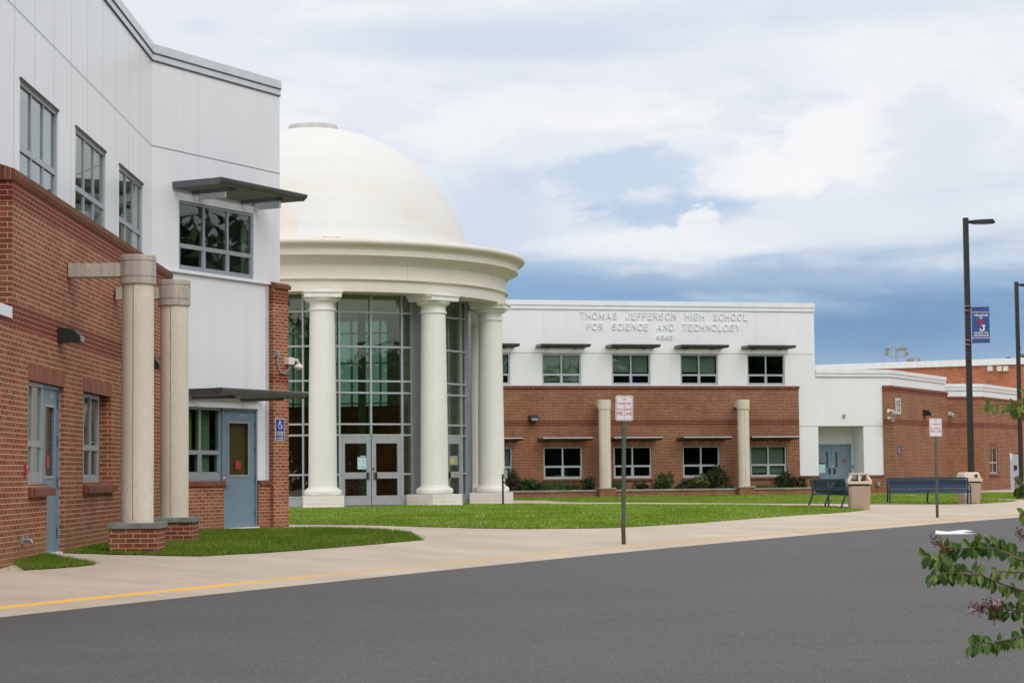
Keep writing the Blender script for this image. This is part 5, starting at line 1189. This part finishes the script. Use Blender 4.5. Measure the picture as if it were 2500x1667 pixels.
def shrub(u, vt, wpx, label, mat, n=700, spiky=False, flowers=None, sz=.05):
    s = WM.S(u, .5, 1190); p = WM.P(s, .48, .22); top = WM.sz(u, vt, .5)[1]; h = top-.2; w_ = wpx/2*.0172*1.4; n = int(n*1.9)
    T = thing('shrub', label, 'shrub', tuple(p), group='plants in the planter bed')
    if spiky:
        m = n; a = rng.uniform(0, 2*math.pi, m); bx_ = rng.uniform(-w_, w_, m)*.8; by_ = rng.uniform(-.25, .25, m); hh = h*rng.uniform(.5, 1.05, m); ln = rng.uniform(.05, .45, m)*hh
        V = np.zeros((m, 3, 3)); V[:, 0] = np.stack([bx_-.012, by_, 0*hh], -1); V[:, 1] = np.stack([bx_+.012, by_, 0*hh], -1); V[:, 2] = np.stack([bx_+np.cos(a)*ln, by_+np.sin(a)*ln, hh], -1)
        raw_mesh('foliage', V.reshape(-1, 3), 3, mat, T)
    else:
        raw_mesh('foliage', leaf_cloud(n, (0, 0, h*.52), (w_*.9, .30, h*.50), sz, 16, shell=.3), 4, mat, T)
        b = MB(T.matrix_basis)
        for k in range(5): a = k*1.26; b.tube([(0, 0, -.02), (w_*.3*math.cos(a), .15*math.sin(a), h*.35), (w_*.6*math.cos(a), .22*math.sin(a), h*.75)], .012, 5)
        b.F = Matrix.Translation(p); b.build('stem', BARK, T)
    if flowers:
        m, cnt = flowers; raw_mesh('flowers', leaf_cloud(cnt, (0, -.12, h*.7), (w_*.9, .25, h*.35), .035, 8), 4, m, T)
    return T
shrub(1252, 1150, 34, 'bronze shrub partly behind the rotunda plinth', LEAFB, 500)
shrub(1296, 1170, 44, 'first low dark green shrub right of the rotunda', LEAF, 700)
shrub(1346, 1172, 58, 'spiky strap-leaved clump under the first full lower window', LEAF, 420, True)
shrub(1394, 1176, 34, 'small spiky clump left of the darker round shrub', LEAFD, 240, True)
shrub(1436, 1166, 34, 'dark shrub just left of the first concrete column', LEAFD, 550)
shrub(1507, 1172, 26, 'narrow leafy clump just right of the first concrete column', LEAF, 300, True)
shrub(1566, 1176, 26, 'small round plant under the window behind the near fire lane sign', LEAFD, 300)
shrub(1624, 1158, 52, 'loose green rose bush with red blooms between two lower windows', LEAF, 650, flowers=(RED, 5))
shrub(1676, 1172, 44, 'low dark shrub left of the pale flowering one', LEAFD, 600)
shrub(1712, 1160, 32, 'yellowish shrub with pale flower heads beside the large round bush', LEAFY, 420, flowers=(CLOVER, 30))
shrub(1751, 1141, 58, 'largest round dark green bush covering a window corner', LEAFD, 1900, sz=.045)
shrub(1784, 1180, 26, 'very low green plant at the foot of the large round bush', LEAF, 200)
shrub(1870, 1182, 50, 'low spreading ground plants right of the second concrete column', LEAF, 400, True)
shrub(1914, 1153, 38, 'upright dark shrub under the rightmost lower window', LEAFD, 800)
shrub(1949, 1163, 34, 'rounded bronze green shrub at the right end of the bed', LEAFB, 650, flowers=(RED, 2))

def tree(x, y, h, rad, label, n=9000, size=.28, mat=LEAFD, group=None, trunk=.22, low=.35):
    T = thing('tree', label, 'tree', (x, y, 0), group=group)
    raw_mesh('crown', leaf_cloud(n, (0, 0, h*(.5+low/2)), (rad, rad, h*(1-low)/2), size, 40, shell=.25), 4, mat, T)
    b = MB(Matrix.Translation((x, y, 0))); b.tube([(0, 0, -.2), (.05, 0, h*.3), (0, .1, h*.8)], trunk, 10, trunk*.3)
    for k in range(7): a = k*.9; b.tube([(0, 0, h*(.25+.06*k)), (rad*.35*math.cos(a), rad*.35*math.sin(a), h*(.42+.06*k)), (rad*.7*math.cos(a), rad*.7*math.sin(a), h*(.5+.06*k))], trunk*.4, 6, trunk*.1)
    b.build('trunk', BARK, T); return T
pt3 = p_at(2503, 858, 190); tree(pt3.x+3.2, 190, pt3.z+.3, 4.2, 'dark tree top showing above the hall roof at the right edge', 14000, .30, LEAF)
# wooded edge across the road, behind the viewpoint: seen only mirrored in the glass
T0 = tree(-22, -30, 15, 6.5, 'tree of the row across the road, seen only mirrored in the glass', 9000, .42, LEAFD, 'trees across the road', low=.02)
for i, (tx, ty, sc_) in enumerate(((-12, -36, .9), (-2, -32, 1.0), (8, -36, .85), (18, -30, .95), (28, -27, 1.0), (36, -18, .9), (43, -9, 1.0), (50, 1, .9), (56, 12, 1.0), (61, 24, .9), (-34, -26, 1.0), (67, 36, 1.05), (74, 48, 1.0), (33, -36, 1.1), (50, -20, 1.05), (60, -2, 1.1), (-46, -20, 1.0), (82, 60, 1.0), (40, 52, 1.15), (48, 60, 1.1), (57, 68, 1.2), (50, 50, 1.2), (66, 80, 1.2), (76, 92, 1.2), (62, 62, 1.3), (36, 44, 1.0))):
    c = copy_tree(T0); c.location = (tx, ty, -.3); c.rotation_euler = (0, 0, i*1.3); c.scale = (sc_, sc_, sc_*(.8+.4*random.random())*(.74 if 45 < tx < 70 and -5 < ty < 30 else 1.0))

# flowering crape myrtle whose twigs reach in from the right
CM = thing('flowering_tree', 'small flowering tree reaching leafy twigs with pink blooms in from the right', 'tree', (3.6, 9.2, -.27))
def q_(u, v, dep=9.0): return p_at(u, v, dep)
branches = [
 ([(2620, 1420), (2500, 1368), (2430, 1338), (2370, 1336), (2325, 1343), (2300, 1335)], 9.0, 'leaf', LEAFC),
 ([(2560, 1352), (2480, 1345), (2425, 1328), (2375, 1322)], 9.2, 'leaf', LEAFC),
 ([(2620, 1470), (2500, 1442), (2440, 1422), (2390, 1402), (2330, 1384), (2290, 1368), (2256, 1356)], 8.9, 'leaf', LEAFC),
 ([(2400, 1404), (2350, 1398), (2310, 1398), (2272, 1405)], 8.85, 'leaf', LEAFC),
 ([(2560, 1400), (2500, 1398), (2450, 1394), (2425, 1396)], 8.7, 'leaf', LEAFL),
 ([(2640, 1520), (2540, 1500), (2490, 1490), (2450, 1486), (2420, 1482)], 9.1, 'leaf', LEAFC),
 ([(2640, 1590), (2520, 1548), (2480, 1556), (2440, 1566), (2400, 1570), (2370, 1576)], 9.0, 'leaf', LEAFC),
 ([(2620, 960), (2540, 1010), (2490, 1008), (2455, 985), (2410, 990)], 8.2, 'leaf', LEAFL),
 ([(2560, 930), (2515, 965), (2492, 985), (2478, 1002)], 8.2, 'leaf', LEAFL),
 ([(2600, 1180), (2530, 1175), (2500, 1180), (2488, 1192)], 8.6, 'leaf', LEAFY),
 ([(2600, 1240), (2530, 1225), (2505, 1240), (2495, 1262)], 8.6, 'leaf', LEAFL),
]
lf = {}
def add_leaf(mat, p, d, size, droop):
    side = d.cross(Vector((0, 0, 1))); side = side.normalized() if side.length > .01 else Vector((1, 0, 0))
    ax = (d*random.uniform(-.1, .5)+side*random.uniform(-.6, .6)*.6+Vector((random.uniform(-.35, .35), 0, -droop))).normalized()
    wv = ax.cross(Vector((random.uniform(-.5, .5), -1, random.uniform(-.3, .5)))).normalized(); nn_ = wv.cross(ax)
    L = size; W_ = size*random.uniform(.20, .28); b = lf.setdefault(mat.name, (mat, []))[1]
    for sg in (-1, 1):
        pts = [p+ax*L*.02, p+ax*L*.3+wv*sg*W_+nn_*.12*W_*2, p+ax*L*.62+wv*sg*W_*.95+nn_*.18*W_*2, p+ax*L+nn_*-.1*W_, p+ax*L*.55]
        b.append(pts)
tw = MB()
for pix, dep, kind, m in branches:
    P_ = [q_(u, v, dep+random.uniform(-.05, .05)+(.5 if u > 2550 else 0)) for u, v in pix]
    fine = []
    for i in range(len(P_)-1):
        for k in range(6): fine.append(P_[i].lerp(P_[i+1], k/6)+Vector((0, 0, random.uniform(-.003, .003))))
    fine.append(P_[-1]); tw.tube(fine, .0065, 6, .0016)
    for i, p in enumerate(fine):
        d = (fine[min(i+1, len(fine)-1)]-fine[max(i-1, 0)]).normalized()
        for _ in range(2 if m is not LEAFC else 3):
            if random.random() < .88: add_leaf(m, p+Vector((random.uniform(-.006, .006), random.uniform(-.02, .02), random.uniform(-.006, .004))), d, random.uniform(.038, .060)*(.72 if m is LEAFL else 1), random.uniform(.6, 1.6) if random.random() < .8 else -.5)
# trunk and limbs outside the frame
root_p = Vector((3.6, 9.2, -.3))
for tp in (q_(2620, 1420, 9.5), q_(2620, 1470, 9.4), q_(2640, 1520, 9.6), q_(2640, 1590, 9.5), q_(2560, 1352, 9.7), q_(2620, 960, 8.7), q_(2560, 930, 8.7), q_(2600, 1180, 9.1), q_(2600, 1240, 9.1), q_(2560, 1400, 9.2)):
    tw.tube([root_p, root_p.lerp(tp, .5)+Vector((.25, .1, .15)), tp], .03, 8, .007)
tw.build('branch', BARK, CM, smooth=True)
for mname, (m, faces) in lf.items():
    V = []; F_ = []
    for pts in faces: F_.append(list(range(len(V), len(V)+5))); V += [tuple(p-CM.location) for p in pts]
    me = bpy.data.meshes.new('leaves'); me.from_pydata(V, [], F_); me.materials.append(m); o = bpy.data.objects.new('leaves', me); C.objects.link(o); o.parent = CM
def panicle(pts, dep, n, mat, spread, sz_, nm):
    V = []
    P_ = [q_(u, v, dep) for u, v in pts]
    st_ = MB(); st_.tube(P_, .002, 5, .001)
    for _ in range(n):
        k = random.random()*(len(P_)-1); i = int(k); p = P_[i].lerp(P_[i+1], k-i); off = Vector((random.gauss(0, spread), random.gauss(0, spread), random.gauss(0, spread)*.9))
        c = p+off; st_.tube([p, c], .0009, 4)
        for _k in range(2):
            a = Vector(rng.normal(0, 1, 3)).normalized()*sz_; b_ = a.cross(Vector(rng.normal(0, 1, 3))).normalized()*sz_*.8
            V += [c-a, c-b_, c+a, c+b_]
    V = np.array([tuple(v-CM.location) for v in V]); raw_mesh(nm, V, 4, mat, CM); st_.build('twig', BUD, CM)
panicle([(2330, 1342), (2300, 1330), (2272, 1312)], 9.0, 70, BUD, .016, .0045, 'seed_cluster')
panicle([(2440, 1485), (2410, 1482), (2375, 1482)], 9.1, 110, BUD, .018, .0050, 'seed_cluster')
panicle([(2440, 1505), (2425, 1510)], 9.1, 40, LEAFY, .014, .005, 'seed_cluster')
panicle([(2432, 1471), (2437, 1474)], 9.05, 16, PINK, .009, .008, 'blossom')
panicle([(2372, 1488), (2378, 1494)], 9.05, 14, PINK, .009, .007, 'blossom')
panicle([(2500, 1310), (2485, 1295)], 8.8, 30, BUD, .012, .005, 'seed_cluster')
MB(Matrix.Translation((3.6, 9.2, -.30))).lathe([(1.05, 0), (1.05, .10), (1.0, .13), (.001, .14)], 40).build('planting_circle', SOIL, CM)
scene.cycles.max_bounces = 8; scene.cycles.transparent_max_bounces = 16
